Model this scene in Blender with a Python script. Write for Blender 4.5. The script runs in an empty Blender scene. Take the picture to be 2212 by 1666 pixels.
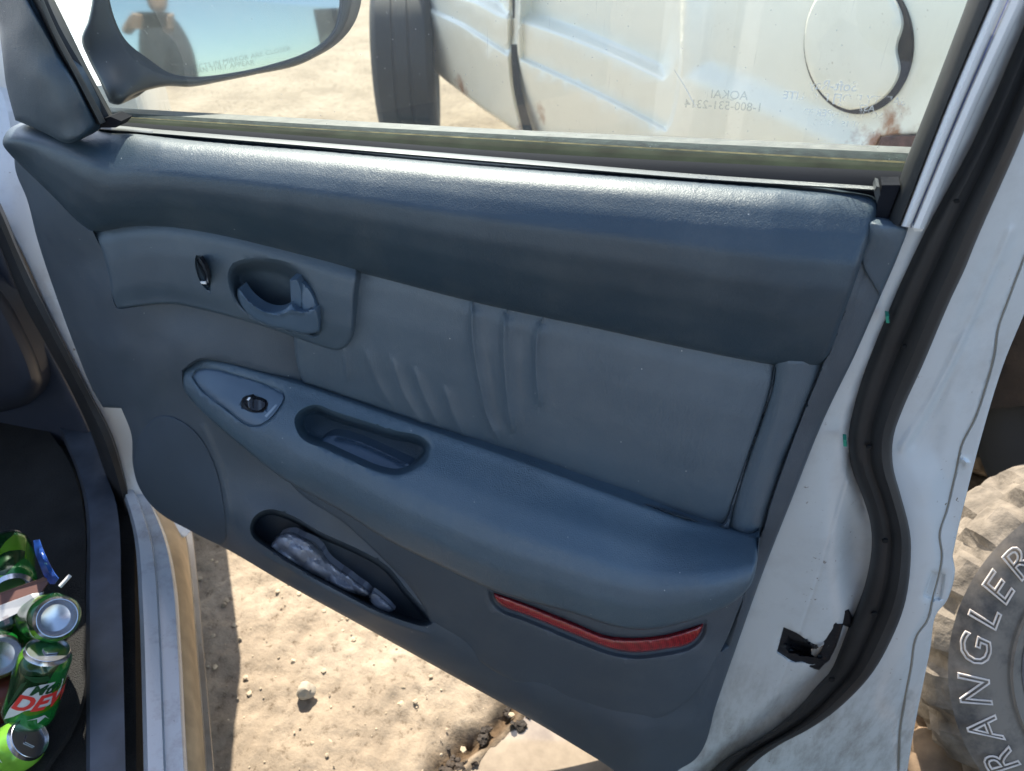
import bpy, bmesh, math, random
import numpy as np
from mathutils import Vector, Matrix, noise
from mathutils.geometry import delaunay_2d_cdt
from math import radians, sin, cos, tan, pi

random.seed(7)
rng = np.random.default_rng(7)
S = bpy.context.scene
COL = S.collection

# ------------------------------------------------------------------ camera
FPX, CX, CY, W0 = 1700.0, 1106.0, 833.0, 2212.0
TH, YAW = radians(37), radians(17)
CAMR = np.array([cos(YAW), sin(YAW), 0.0])
CAMF = np.array([-cos(TH)*sin(YAW), cos(TH)*cos(YAW), -sin(TH)])
CAMU = np.cross(CAMR, CAMF)
CAMC = np.array([0, 0, 0.80]) - 0.95*CAMF
cam_d = bpy.data.cameras.new('camera')
cam = bpy.data.objects.new('camera', cam_d); COL.objects.link(cam)
cam_d.sensor_width = 36; cam_d.sensor_fit = 'HORIZONTAL'
cam_d.lens = FPX/W0*36
cam_d.clip_start = 0.02; cam_d.clip_end = 500
cam.matrix_world = Matrix(((CAMR[0], CAMU[0], -CAMF[0], CAMC[0]), (CAMR[1], CAMU[1], -CAMF[1], CAMC[1]),
                           (CAMR[2], CAMU[2], -CAMF[2], CAMC[2]), (0, 0, 0, 1)))
cam_d.dof.use_dof = True; cam_d.dof.focus_distance = 0.93; cam_d.dof.aperture_fstop = 7.0
S.camera = cam

# ------------------------------------------------------------------ light
SUN_EL, SUN_AZ = radians(46), radians(-28.5)          # azimuth from +Y towards +X
world = bpy.data.worlds.new('World'); S.world = world; world.use_nodes = True
wn = world.node_tree.nodes; wl = world.node_tree.links
sky = wn.new('ShaderNodeTexSky'); sky.sky_type = 'NISHITA'; sky.sun_disc = False
sky.sun_elevation = SUN_EL; sky.sun_rotation = SUN_AZ; sky.air_density = 1.0; sky.dust_density = 1.0
wl.new(sky.outputs[0], wn['Background'].inputs[0]); wn['Background'].inputs[1].default_value = 0.15
sun_d = bpy.data.lights.new('sun', 'SUN'); sun_d.energy = 4.5; sun_d.angle = radians(0.5); sun_d.color = (1.0, 0.93, 0.82)
sun = bpy.data.objects.new('sun', sun_d); COL.objects.link(sun)
sdir = Vector((sin(SUN_AZ)*cos(SUN_EL), cos(SUN_AZ)*cos(SUN_EL), sin(SUN_EL)))
sun.rotation_euler = sdir.to_track_quat('Z', 'Y').to_euler(); sun.location = sdir*20
S.view_settings.view_transform = 'Standard'; S.view_settings.look = 'None'
S.view_settings.exposure = 1.45; S.view_settings.gamma = 1
S.render.engine = 'CYCLES'

# ------------------------------------------------------------------ geometry helpers
def rays(p):
    p = np.atleast_2d(np.asarray(p, float))
    return CAMF + np.outer((p[:, 0]-CX)/FPX, CAMR) - np.outer((p[:, 1]-CY)/FPX, CAMU)

class Plane:                                        # surfaces are measured as an offset behind a real plane
    def __init__(s, O, n): s.O = np.array(O, float); s.n = np.array(n, float)/np.linalg.norm(n)
    def at(s, p, off):
        r = rays(p); off = np.broadcast_to(np.asarray(off, float), (len(r),))
        t = (off + np.dot(s.n, s.O - CAMC)) / (r @ s.n)
        return CAMC + r*t[:, None]
DOOR = Plane((0, 0, 0), (0, 1, 0))
def zplane(z): return Plane((0, 0, z), (0, 0, -1))
def P(px, py, y=0.0): return DOOR.at([(px, py)], y)[0]
def PZ(px, py, z): return zplane(z).at([(px, py)], 0)[0]
def PD(px, py, d): return CAMC + rays([(px, py)])[0]*d

def resample(poly, n, closed=False):
    p = np.asarray(poly, float)
    if closed: p = np.vstack([p, p[:1]])
    L = np.r_[0, np.cumsum(np.linalg.norm(np.diff(p, axis=0), axis=1))]
    t = np.linspace(0, L[-1], n+1 if closed else n)
    q = np.stack([np.interp(t, L, p[:, k]) for k in range(p.shape[1])], 1)
    return q[:-1] if closed else q
def catmull(poly, closed=True, k=6):
    p = np.asarray(poly, float); n = len(p); out = []
    for i in range(n if closed else n-1):
        if closed: a, b, c, d = p[(i-1) % n], p[i], p[(i+1) % n], p[(i+2) % n]
        else: a, b, c, d = p[max(i-1, 0)], p[i], p[i+1], p[min(i+2, n-1)]
        for j in range(k):
            t = j/k
            out.append(0.5*((2*b)+(-a+c)*t+(2*a-5*b+4*c-d)*t*t+(-a+3*b-3*c+d)*t**3))
    if not closed: out.append(p[-1])
    return np.array(out)
def smooth_poly(poly, closed=True, corner=50):
    """rounds gentle bends, keeps hard corners"""
    p = np.asarray(poly, float); n = len(p); out = []
    def tang(i):
        a, b, c = p[(i-1) % n], p[i], p[(i+1) % n]
        if not closed and i in (0, n-1): return None
        u = b-a; v = c-b
        ang = math.degrees(math.acos(max(-1, min(1, np.dot(u, v)/(np.linalg.norm(u)*np.linalg.norm(v)+1e-9)))))
        if ang > corner: return None
        t = u/np.linalg.norm(u)+v/np.linalg.norm(v)
        return t/np.linalg.norm(t)
    T = [tang(i) for i in range(n)]
    for i in range(n if closed else n-1):
        b, c = p[i], p[(i+1) % n]; L = np.linalg.norm(c-b)
        t0 = T[i] if T[i] is not None else (c-b)/L
        t1 = T[(i+1) % n] if T[(i+1) % n] is not None else (c-b)/L
        k = max(2, int(L/7))
        for j in range(k):
            t = j/k
            out.append((2*t**3-3*t*t+1)*b+(t**3-2*t*t+t)*L*t0+(-2*t**3+3*t*t)*c+(t**3-t*t)*L*t1)
    if not closed: out.append(p[-1])
    return np.array(out)
def seg_dist(q, poly, closed=True):
    q = np.asarray(q, float); a = np.asarray(poly, float)
    b = np.roll(a, -1, axis=0)
    if not closed: a, b = a[:-1], b[:-1]
    d = np.full(len(q), 1e9)
    for k in range(0, len(q), 2000):
        s = q[k:k+2000, None, :]; ab = (b-a)[None]
        t = np.clip(((s-a[None])*ab).sum(-1)/((ab**2).sum(-1)+1e-12), 0, 1)
        d[k:k+2000] = np.sqrt((((a[None]+ab*t[..., None])-s)**2).sum(-1)).min(1)
    return d
def inside(q, poly):
    q = np.asarray(q, float); x, y = q[:, 0], q[:, 1]; r = np.zeros(len(q), bool)
    p = np.asarray(poly, float); m = len(p); j = m-1
    for i in range(m):
        xi, yi = p[i]; xj, yj = p[j]
        c = (yi > y) != (yj > y)
        if c.any():
            xx = (xj-xi)*(y-yi)/((yj-yi) if yj != yi else 1e-12)+xi
            r ^= c & (x < xx)
        j = i
    return r
def tps(ctrl, lam=1e-4):
    c = np.asarray(ctrl, float); p = c[:, :2]/500.0; v = c[:, 2]; n = len(c)
    def U(r): return np.where(r > 0, r*r*np.log(np.maximum(r, 1e-9)), 0)
    K = U(np.linalg.norm(p[:, None]-p[None], axis=-1))+lam*np.eye(n)
    Q = np.c_[np.ones(n), p]
    A = np.block([[K, Q], [Q.T, np.zeros((3, 3))]])
    w = np.linalg.solve(A, np.r_[v, 0, 0, 0])
    def f(q):
        q = np.asarray(q, float)/500.0; out = np.zeros(len(q))
        for k in range(0, len(q), 2000):
            s = q[k:k+2000]
            out[k:k+2000] = U(np.linalg.norm(s[:, None]-p[None], axis=-1)) @ w[:n]+w[n]+s @ w[n+1:]
        return out
    return f
def field(top, bot, prof, base=None, scale=None):
    """depth from a cross-section profile between two traced lines; base/scale vary along the length"""
    tp, bt = smooth_poly(top, False), smooth_poly(bot, False); n = 160
    A, B = resample(tp, n), resample(bt, n); M = (A+B)/2; ts = np.array([p[0] for p in prof]); ys = np.array([p[1] for p in prof])
    tt = np.linspace(-.1, 1.1, 240); yy = np.interp(tt, ts, ys); k = np.hanning(17); k /= k.sum(); yy = np.convolve(np.pad(yy, 8, 'edge'), k, 'valid')
    def f(q):
        q = np.asarray(q, float); out = np.zeros(len(q))
        for i in range(0, len(q), 1500):
            s = q[i:i+1500]; D = ((s[:, None]-M[None])**2).sum(-1); w = np.exp(-(D-D.min(1)[:, None])/(2*28.0**2)); u = (w*np.linspace(0, 1, n)).sum(1)/w.sum(1)
            j = u*(n-1); j0 = np.clip(j.astype(int), 0, n-2); fr = (j-j0)[:, None]
            a = A[j0]*(1-fr)+A[j0+1]*fr; b = B[j0]*(1-fr)+B[j0+1]*fr; ab = b-a
            t = ((s-a)*ab).sum(1)/((ab**2).sum(1)+1e-9)
            y = np.interp(t, tt, yy)
            if scale is not None: y = y*np.interp(u, *scale)
            if base is not None: y = y+np.interp(u, *base)
            out[i:i+1500] = y
        return out
    return f
def sstep(t): t = np.clip(t, 0, 1); return t*t*(3-2*t)

def origin_of(o): return np.array(o['_w']) if o is not None and '_w' in o else np.zeros(3)
def mesh(name, V, F, mat, parent=None, smooth=True, sharp=38, loc=None):
    o3 = origin_of(parent) if parent is not None else (np.array(loc, float) if loc is not None else np.zeros(3))
    V = np.asarray(V, float)-o3
    me = bpy.data.meshes.new(name); me.from_pydata([tuple(v) for v in V], [], [tuple(int(i) for i in f) for f in F]); me.validate(); me.update()
    bm = bmesh.new(); bm.from_mesh(me); bmesh.ops.recalc_face_normals(bm, faces=bm.faces) if name not in OPEN else None
    bm.to_mesh(me); bm.free()
    for p in me.polygons: p.use_smooth = smooth
    if smooth: me.set_sharp_from_angle(angle=radians(sharp))
    if mat: me.materials.append(mat)
    o = bpy.data.objects.new(name, me); COL.objects.link(o)
    if parent is not None: o.parent = parent
    elif loc is not None: o.location = loc
    o['_w'] = [float(x) for x in o3]
    return o
OPEN = set()
def thing(name, label, cat, loc=(0, 0, 0), group=None):
    o = bpy.data.objects.new(name, None); COL.objects.link(o); o.location = loc; o.empty_display_size = .05
    o['label'] = label; o['category'] = cat; o['_w'] = [float(x) for x in loc]
    if group: o['group'] = group
    return o
def tag(o, label=None, cat=None, group=None, kind=None):
    for k, v in (('label', label), ('category', cat), ('group', group), ('kind', kind)):
        if v: o[k] = v
    return o

def relief(name, outline, depth, mat, parent=None, step=12, holes=(), edge=(0, 0), skirt=.02, dents=(), ridges=(),
           smooth=True, plane=DOOR, loc=None, extra=None, hole_edge=(0, 0), sharp=42):
    ol = smooth_poly(outline) if smooth else np.asarray(outline, float)
    ol = resample(ol, max(8, int(np.linalg.norm(np.diff(np.vstack([ol, ol[:1]]), axis=0), axis=1).sum()/max(6, step*.7))), True) if smooth == 'round' else ol
    hs = [smooth_poly(h) for h in holes]
    def norm_off(poly, d, closed=True):
        p = np.asarray(poly, float)
        t = (np.roll(p, -1, 0)-np.roll(p, 1, 0)) if closed else np.gradient(p, axis=0)
        n = np.c_[-t[:, 1], t[:, 0]]; n /= np.linalg.norm(n, axis=1)[:, None]+1e-9
        return p+n*d
    pts = []; R, amp = edge
    feats = []
    ds = []
    if R: ds = [R*.12, R*.3, R*.55, R*.85]
    for d in ds:
        for sgn in (1, -1):
            q = norm_off(ol, sgn*d); dd = seg_dist(q, ol); feats.append(q[(dd > d*.8) & inside(q, ol)])
    for h in hs:
        for d in ([hole_edge[0]*.15, hole_edge[0]*.45, hole_edge[0]*.9] if hole_edge[0] else []):
            for sgn in (1, -1): feats.append(norm_off(h, sgn*d))
    D2 = []
    for poly, a, fall in dents:
        sp = smooth_poly(poly); sp = resample(sp, max(12, int(len(sp)*.8)), True); D2.append((sp, a, fall))
        for d in (0, .15, .35, .6, .85, 1.05):
            for sgn in (1, -1): 
                q = norm_off(sp, sgn*d*fall); feats.append(q[inside(q, sp) | (d == 0)])
    R2 = []
    for line, w, a in ridges:
        sp = smooth_poly(line, False); R2.append((sp, w, a))
        for d in (-1.8, -1.1, -.5, 0, .5, 1.1, 1.8): feats.append(norm_off(sp, d*w, False))
    lo, hi = ol.min(0), ol.max(0)
    gx, gy = np.meshgrid(np.arange(lo[0], hi[0], step), np.arange(lo[1], hi[1], step*.87))
    gx[1::2] += step/2
    grid = np.c_[gx.ravel(), gy.ravel()]+rng.normal(0, step*.04, (gx.size, 2))
    acc = [ol]+hs
    have = set()
    cell = 2.2
    for p in np.vstack(acc): have.add((round(p[0]/cell), round(p[1]/cell)))
    fk = []
    if feats:
        fp = np.vstack(feats); ok = inside(fp, ol) & (seg_dist(fp, ol) > 1.2)
        for h in hs: ok &= ~inside(fp, h) & (seg_dist(fp, h) > 1.2)
        for p in fp[ok]:
            k = (round(p[0]/cell), round(p[1]/cell))
            if k in have: continue
            have.add(k); fk.append(p)
    if fk: acc.append(np.array(fk))
    ok = inside(grid, ol) & (seg_dist(grid, ol) > step*.45)
    for h in hs: ok &= ~inside(grid, h) & (seg_dist(grid, h) > step*.45)
    grid = grid[ok]
    if fk and len(grid):
        F_ = np.array(fk); keep = np.ones(len(grid), bool)
        for k in range(0, len(grid), 1000):
            keep[k:k+1000] = (((grid[k:k+1000, None]-F_[None])**2).sum(-1).min(1) > (step*.4)**2)
        grid = grid[keep]
    acc.append(grid)
    allp = np.vstack(acc)
    E_ = []; b = 0
    for lp in [ol]+hs:
        m = len(lp); E_ += [(b+i, b+(i+1) % m) for i in range(m)]; b += m
    r = delaunay_2d_cdt([Vector(map(float, p)) for p in allp], E_, [], 0, 1e-4)
    V2 = np.array([(v.x, v.y) for v in r[0]]); T = np.array([tuple(f) for f in r[2]])
    cen = V2[T].mean(1); m = inside(cen, ol)
    for h in hs: m &= ~inside(cen, h)
    T = T[m]
    off = depth(V2) if callable(depth) else np.full(len(V2), float(depth))
    if R:
        d = np.clip(seg_dist(V2, ol)/R, 0, 1); off = off+amp*(1-np.sqrt(np.maximum(0, 1-(1-d)**2)))
    for h in hs:
        if hole_edge[0]:
            d = np.clip(seg_dist(V2, h)/hole_edge[0], 0, 1); off = off+hole_edge[1]*(1-np.sqrt(np.maximum(0, 1-(1-d)**2)))
    for sp, a, fall in D2:
        off = off+a*sstep(seg_dist(V2, sp)/fall)*inside(V2, sp)
    for sp, w, a in R2:
        n_ = len(sp); d = seg_dist(V2, sp, False)
        de = np.minimum(np.linalg.norm(V2-sp[0], axis=1), np.linalg.norm(V2-sp[-1], axis=1))
        off = off+a*np.exp(-(d/w)**2)*sstep(de/(3.0*w)+.15)
    if extra is not None: off = off+extra(V2)
    V = plane.at(V2, off)
    # skirt
    cnt = {}
    for t in T:
        for i in range(3):
            e = (int(t[i]), int(t[(i+1) % 3])); k = tuple(sorted(e)); cnt.setdefault(k, []).append(e)
    be = [v[0] for v in cnt.values() if len(v) == 1]
    F = [tuple(t) for t in T]; V = list(V)
    if skirt:
        mp = {}
        def dn(i):
            if i not in mp: mp[i] = len(V); V.append(V[i]+plane.n*skirt)
            return mp[i]
        for a, b in be: F.append((b, a, dn(a), dn(b)))
    return mesh(name, V, F, mat, parent, sharp=sharp, loc=loc)

def band(name, left, right, prof, mat, parent=None, n=60, plane=DOOR, smooth=True, wob=None, close_back=None, sharp=50):
    """strip between two traced edges with a cross-section profile [(t, offset)]"""
    a = resample(smooth_poly(left, False) if smooth else left, n); b = resample(smooth_poly(right, False) if smooth else right, n)
    V = []; m = len(prof)
    for t, off in prof:
        q = a*(1-t)+b*t
        o_ = np.full(n, off) if not callable(off) else off(np.linspace(0, 1, n))
        if wob is not None: o_ = o_+wob(np.linspace(0, 1, n), t)
        V.append(plane.at(q, o_))
    V = np.vstack(V); F = [(i*n+j, i*n+j+1, (i+1)*n+j+1, (i+1)*n+j) for i in range(m-1) for j in range(n-1)]
    return mesh(name, V, F, mat, parent, sharp=sharp)

def prof_ctrl(top, bot, prof, n=9, scale=None, base=None):
    a = resample(top, n); b = resample(bot, n); out = []
    for i in range(n):
        s = i/(n-1); k = scale(s) if scale else 1
        for t, y in prof:
            q = a[i]*(1-t)+b[i]*t; out.append((q[0], q[1], y*k+(base(s) if base else 0)))
    return out

def cyl_frame(a, b):
    a, b = np.array(a), np.array(b); d = (b-a)/np.linalg.norm(b-a)
    t = np.array([0, 0, 1.]) if abs(d[2]) < .9 else np.array([1., 0, 0])
    u = np.cross(d, t); u /= np.linalg.norm(u); v = np.cross(d, u)
    return a, d, u, v
def lathe(name, a, b, prof, mat, parent=None, n=40, loc=None, smooth=True, sharp=35, wob=0):
    """prof [(s along axis in m, r)]"""
    o, d, u, v = cyl_frame(a, b); V = []; m = len(prof)
    for i_, (s, r) in enumerate(prof):
        for k in range(n):
            t = 2*pi*k/n; V.append(o+d*s+(u*cos(t)+v*sin(t))*r*(1+(wob*noise.noise(Vector((cos(t)*2, sin(t)*2, s*30))) if wob and 0 < i_ < m-1 else 0)))
    F = [(i*n+k, i*n+(k+1) % n, (i+1)*n+(k+1) % n, (i+1)*n+k) for i in range(m-1) for k in range(n)]
    return mesh(name, V, F, mat, parent, smooth, sharp, loc)
def box_v(c, ax, ay, az, bev=0):
    c = np.array(c); return [c+sx*np.array(ax)+sy*np.array(ay)+sz*np.array(az) for sx in (-1, 1) for sy in (-1, 1) for sz in (-1, 1)]
BOXF = [(0, 1, 3, 2), (4, 6, 7, 5), (0, 4, 5, 1), (2, 3, 7, 6), (0, 2, 6, 4), (1, 5, 7, 3)]
def bevel_box(name, c, ax, ay, az, mat, parent=None, bev=.01, loc=None, seg=2):
    o = mesh(name, box_v(c, ax, ay, az), BOXF, mat, parent, False, loc=loc)
    bm = bmesh.new(); bm.from_mesh(o.data)
    bmesh.ops.bevel(bm, geom=bm.edges[:], offset=bev, segments=seg, affect='EDGES', profile=.6)
    bm.to_mesh(o.data); bm.free()
    for p in o.data.polygons: p.use_smooth = True
    o.data.set_sharp_from_angle(angle=radians(35))
    return o
def prism(name, pts, n, d, mat, parent=None, loc=None, smooth=False):
    """flat outline (3D points) given a thickness d along n"""
    pts = [np.array(p) for p in pts]; m = len(pts); n = np.array(n)/np.linalg.norm(n)
    V = pts+[p+n*d for p in pts]
    F = [tuple(range(m)), tuple(range(2*m-1, m-1, -1))]+[(i, (i+1) % m, m+(i+1) % m, m+i) for i in range(m)]
    return mesh(name, V, F, mat, parent, smooth, 40, loc)
def text_obj(name, s, size, fn, mat, parent=None, outline=0, shear=0, spacing=1.0, bold=0, loc=None, align='CENTER', sub=1, ext=0.0):
    cu = bpy.data.curves.new('t', 'FONT'); cu.body = s; cu.size = size; cu.shear = shear; cu.space_character = spacing
    cu.align_x = align; cu.align_y = 'CENTER'; cu.resolution_u = 3; cu.extrude = ext
    if outline: cu.fill_mode = 'NONE'; cu.bevel_depth = outline; cu.bevel_resolution = 1
    if bold: cu.offset = bold
    ob = bpy.data.objects.new('t', cu); COL.objects.link(ob)
    dg = bpy.context.evaluated_depsgraph_get(); me = bpy.data.meshes.new_from_object(ob.evaluated_get(dg))
    bpy.data.objects.remove(ob)
    if sub > 1:
        bm = bmesh.new(); bm.from_mesh(me); bmesh.ops.triangulate(bm, faces=bm.faces)
        for _ in range(sub-1): bmesh.ops.subdivide_edges(bm, edges=[e for e in bm.edges if e.calc_length() > size*.12], cuts=1)
        bmesh.ops.triangulate(bm, faces=bm.faces); bm.to_mesh(me); bm.free()
    V = [fn(v.co.x, v.co.y, v.co.z) for v in me.vertices]; F = [tuple(p.vertices) for p in me.polygons]
    bpy.data.meshes.remove(me)
    return mesh(name, V, F, mat, parent, True, 30, loc)

# ------------------------------------------------------------------ materials
def new_mat(name):
    m = bpy.data.materials.new(name); m.use_nodes = True; return m, m.node_tree.nodes, m.node_tree.links, m.node_tree.nodes['Principled BSDF']
def noise_node(n, l, scale, detail=3, rough=.5, coord='Object', dist=0, vec=None):
    t = n.new('ShaderNodeTexNoise'); t.inputs['Scale'].default_value = scale; t.inputs['Detail'].default_value = detail
    t.inputs['Roughness'].default_value = rough; t.inputs['Distortion'].default_value = dist
    if vec is None:
        tc = n.new('ShaderNodeTexCoord'); l.new(tc.outputs[coord], t.inputs['Vector'])
    else: l.new(vec, t.inputs['Vector'])
    return t
def ramp(n, l, src, stops):
    r = n.new('ShaderNodeValToRGB'); e = r.color_ramp.elements
    while len(e) < len(stops): e.new(.5)
    for k, (p, c) in enumerate(stops):
        e[k].position = p; e[k].color = (*c, 1) if len(c) == 3 else c
    l.new(src, r.inputs[0]); return r
def basic(name, col, rough=.5, metal=0, spec=.5, bump=0, bscale=200, vary=.12, vscale=6, bdist=.001, coat=0):
    m, n, l, b = new_mat(name)
    t = noise_node(n, l, vscale, 4)
    c0 = tuple(c*(1-vary) for c in col); c1 = tuple(min(1, c*(1+vary)) for c in col)
    r = ramp(n, l, t.outputs[0], [(.3, c0), (.7, c1)]); l.new(r.outputs[0], b.inputs['Base Color'])
    b.inputs['Roughness'].default_value = rough; b.inputs['Metallic'].default_value = metal; b.inputs['Specular IOR Level'].default_value = spec
    if coat: b.inputs['Coat Weight'].default_value = coat; b.inputs['Coat Roughness'].default_value = .08
    if bump:
        t2 = noise_node(n, l, bscale, 3); bp = n.new('ShaderNodeBump'); bp.inputs['Strength'].default_value = bump; bp.inputs['Distance'].default_value = bdist
        l.new(t2.outputs[0], bp.inputs['Height']); l.new(bp.outputs[0], b.inputs['Normal'])
    return m
def vinyl(name, col, rough=.42, grain=.35, crease=.5, dust=.8):
    m, n, l, b = new_mat(name)
    tc = n.new('ShaderNodeTexCoord')
    big = noise_node(n, l, 5, 4, vec=tc.outputs['Object'])
    r = ramp(n, l, big.outputs[0], [(.3, tuple(c*.88 for c in col)), (.7, tuple(c*1.12 for c in col))])
    # dust and lint
    v = n.new('ShaderNodeTexVoronoi'); v.inputs['Scale'].default_value = 75; l.new(tc.outputs['Object'], v.inputs['Vector'])
    sp = n.new('ShaderNodeMath'); sp.operation = 'LESS_THAN'; sp.inputs[1].default_value = .055; l.new(v.outputs['Distance'], sp.inputs[0])
    pick = n.new('ShaderNodeMath'); pick.operation = 'GREATER_THAN'; pick.inputs[1].default_value = .86
    sx = n.new('ShaderNodeSeparateColor'); l.new(v.outputs['Color'], sx.inputs[0]); l.new(sx.outputs[0], pick.inputs[0])
    mm = n.new('ShaderNodeMath'); mm.operation = 'MULTIPLY'; l.new(sp.outputs[0], mm.inputs[0]); l.new(pick.outputs[0], mm.inputs[1])
    m3 = n.new('ShaderNodeMath'); m3.operation = 'MULTIPLY'; m3.inputs[1].default_value = dust; l.new(mm.outputs[0], m3.inputs[0])
    film = noise_node(n, l, 14, 8, .7, vec=tc.outputs['Object'])
    fr = ramp(n, l, film.outputs[0], [(.45, (0, 0, 0)), (.8, (.05, .05, .05))])
    ad = n.new('ShaderNodeMath'); ad.operation = 'ADD'; l.new(m3.outputs[0], ad.inputs[0]); l.new(fr.outputs[0], ad.inputs[1])
    mix = n.new('ShaderNodeMix'); mix.data_type = 'RGBA'; l.new(ad.outputs[0], mix.inputs[0]); l.new(r.outputs[0], mix.inputs[6]); mix.inputs[7].default_value = (.5, .5, .46, 1)
    l.new(mix.outputs[2], b.inputs['Base Color'])
    # leather grain: cells and stretched creases
    g = n.new('ShaderNodeTexVoronoi'); g.feature = 'DISTANCE_TO_EDGE'; g.inputs['Scale'].default_value = 420
    dn = noise_node(n, l, 160, 2, vec=tc.outputs['Object'])
    va = n.new('ShaderNodeVectorMath'); va.operation = 'MULTIPLY_ADD'; va.inputs[1].default_value = (.006,)*3
    l.new(dn.outputs['Color'], va.inputs[0]); l.new(tc.outputs['Object'], va.inputs[2]); l.new(va.outputs[0], g.inputs['Vector'])
    gm = n.new('ShaderNodeMath'); gm.operation = 'MINIMUM'; gm.inputs[1].default_value = .25; l.new(g.outputs['Distance'], gm.inputs[0])
    b1 = n.new('ShaderNodeBump'); b1.inputs['Strength'].default_value = grain; b1.inputs['Distance'].default_value = .0016
    l.new(gm.outputs[0], b1.inputs['Height'])
    mp = n.new('ShaderNodeMapping'); mp.inputs['Scale'].default_value = (1, 1, .22); l.new(tc.outputs['Object'], mp.inputs['Vector'])
    cr = noise_node(n, l, 240, 5, .65, dist=1.2, vec=mp.outputs[0])
    msk = noise_node(n, l, 9, 3, vec=tc.outputs['Object']); mr = ramp(n, l, msk.outputs[0], [(.45, (0, 0, 0)), (.68, (1, 1, 1))])
    mu = n.new('ShaderNodeMath'); mu.operation = 'MULTIPLY'; l.new(cr.outputs[0], mu.inputs[0]); l.new(mr.outputs[0], mu.inputs[1])
    b2 = n.new('ShaderNodeBump'); b2.inputs['Strength'].default_value = crease; b2.inputs['Distance'].default_value = .0015
    l.new(mu.outputs[0], b2.inputs['Height']); l.new(b1.outputs[0], b2.inputs['Normal']); l.new(b2.outputs[0], b.inputs['Normal'])
    rr = n.new('ShaderNodeMapRange'); rr.inputs['To Min'].default_value = rough-.06; rr.inputs['To Max'].default_value = rough+.1
    l.new(film.outputs[0], rr.inputs[0]); l.new(rr.outputs[0], b.inputs['Roughness'])
    b.inputs['Specular IOR Level'].default_value = .65
    return m
def metal_paint(name, col, dirt=(.25, .2, .14), amount=.25, rough=.25, dscale=9, spots=True, rust=None, low=None):
    m, n, l, b = new_mat(name); tc = n.new('ShaderNodeTexCoord')
    t = noise_node(n, l, dscale, 9, .72, vec=tc.outputs['Object']); r = ramp(n, l, t.outputs[0], [(.5, (0, 0, 0)), (.85, (amount,)*3)])
    fac = r.outputs[0]
    if spots:
        s = noise_node(n, l, 160, 2, .5, vec=tc.outputs['Object']); s2 = noise_node(n, l, 11, 3, vec=tc.outputs['Object'])
        a = ramp(n, l, s.outputs[0], [(.70, (0, 0, 0)), (.74, (1, 1, 1))]); c = ramp(n, l, s2.outputs[0], [(.5, (0, 0, 0)), (.62, (1, 1, 1))])
        mu = n.new('ShaderNodeMath'); mu.operation = 'MULTIPLY'; l.new(a.outputs[0], mu.inputs[0]); l.new(c.outputs[0], mu.inputs[1])
        mx = n.new('ShaderNodeMath'); mx.operation = 'MAXIMUM'; l.new(mu.outputs[0], mx.inputs[0]); l.new(r.outputs[0], mx.inputs[1]); fac = mx.outputs[0]
    mix = n.new('ShaderNodeMix'); mix.data_type = 'RGBA'; l.new(fac, mix.inputs[0]); mix.inputs[6].default_value = (*col, 1); mix.inputs[7].default_value = (*dirt, 1)
    out = mix.outputs[2]
    if low:
        sz = n.new('ShaderNodeSeparateXYZ'); l.new(tc.outputs['Object'], sz.inputs[0]); mr = n.new('ShaderNodeMapRange'); mr.inputs['From Min'].default_value = low[0]; mr.inputs['From Max'].default_value = low[1]; mr.inputs['To Min'].default_value = 1; mr.inputs['To Max'].default_value = 0
        l.new(sz.outputs[2], mr.inputs[0]); mp_ = n.new('ShaderNodeMapping'); mp_.inputs['Scale'].default_value = (3, 1, .7); l.new(tc.outputs['Object'], mp_.inputs[0]); g2 = noise_node(n, l, 16, 9, .75, vec=mp_.outputs[0])
        gr = ramp(n, l, g2.outputs[0], [(.44, (0, 0, 0)), (.66, (.5, .5, .5))]); mu_ = n.new('ShaderNodeMath'); mu_.operation = 'MULTIPLY'; l.new(gr.outputs[0], mu_.inputs[0]); l.new(mr.outputs[0], mu_.inputs[1])
        m6 = n.new('ShaderNodeMix'); m6.data_type = 'RGBA'; l.new(mu_.outputs[0], m6.inputs[0]); l.new(out, m6.inputs[6]); m6.inputs[7].default_value = (*dirt, 1); out = m6.outputs[2]
    if rust:                                        # rust patches: (centre, radius) in object space
        for (cx, cy, cz), rad, k in rust:
            d = n.new('ShaderNodeVectorMath'); d.operation = 'DISTANCE'; d.inputs[1].default_value = (cx, cy, cz)
            dn = noise_node(n, l, 22, 6, .7, vec=tc.outputs['Object'])
            l.new(tc.outputs['Object'], d.inputs[0])
            q = n.new('ShaderNodeMath'); q.operation = 'DIVIDE'; q.inputs[1].default_value = rad; l.new(d.outputs['Value'], q.inputs[0])
            w = n.new('ShaderNodeMath'); w.operation = 'MULTIPLY_ADD'; w.inputs[1].default_value = 2.2; l.new(dn.outputs[0], w.inputs[0]); l.new(q.outputs[0], w.inputs[2])
            rp = ramp(n, l, w.outputs[0], [(.0, (k,)*3), (.5, (0, 0, 0))])
            rp.color_ramp.elements[0].position = .72; rp.color_ramp.elements[1].position = 1.0
            # ramp input is divided to stay in range
            hv = n.new('ShaderNodeMath'); hv.operation = 'MULTIPLY'; hv.inputs[1].default_value = .5; l.new(w.outputs[0], hv.inputs[0]); l.new(hv.outputs[0], rp.inputs[0])
            m2 = n.new('ShaderNodeMix'); m2.data_type = 'RGBA'; l.new(rp.outputs[0], m2.inputs[0]); l.new(out, m2.inputs[6]); m2.inputs[7].default_value = (.34, .13, .04, 1)
            out = m2.outputs[2]
    l.new(out, b.inputs['Base Color']); b.inputs['Roughness'].default_value = rough
    b.inputs['Coat Weight'].default_value = .4; b.inputs['Coat Roughness'].default_value = .12
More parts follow.
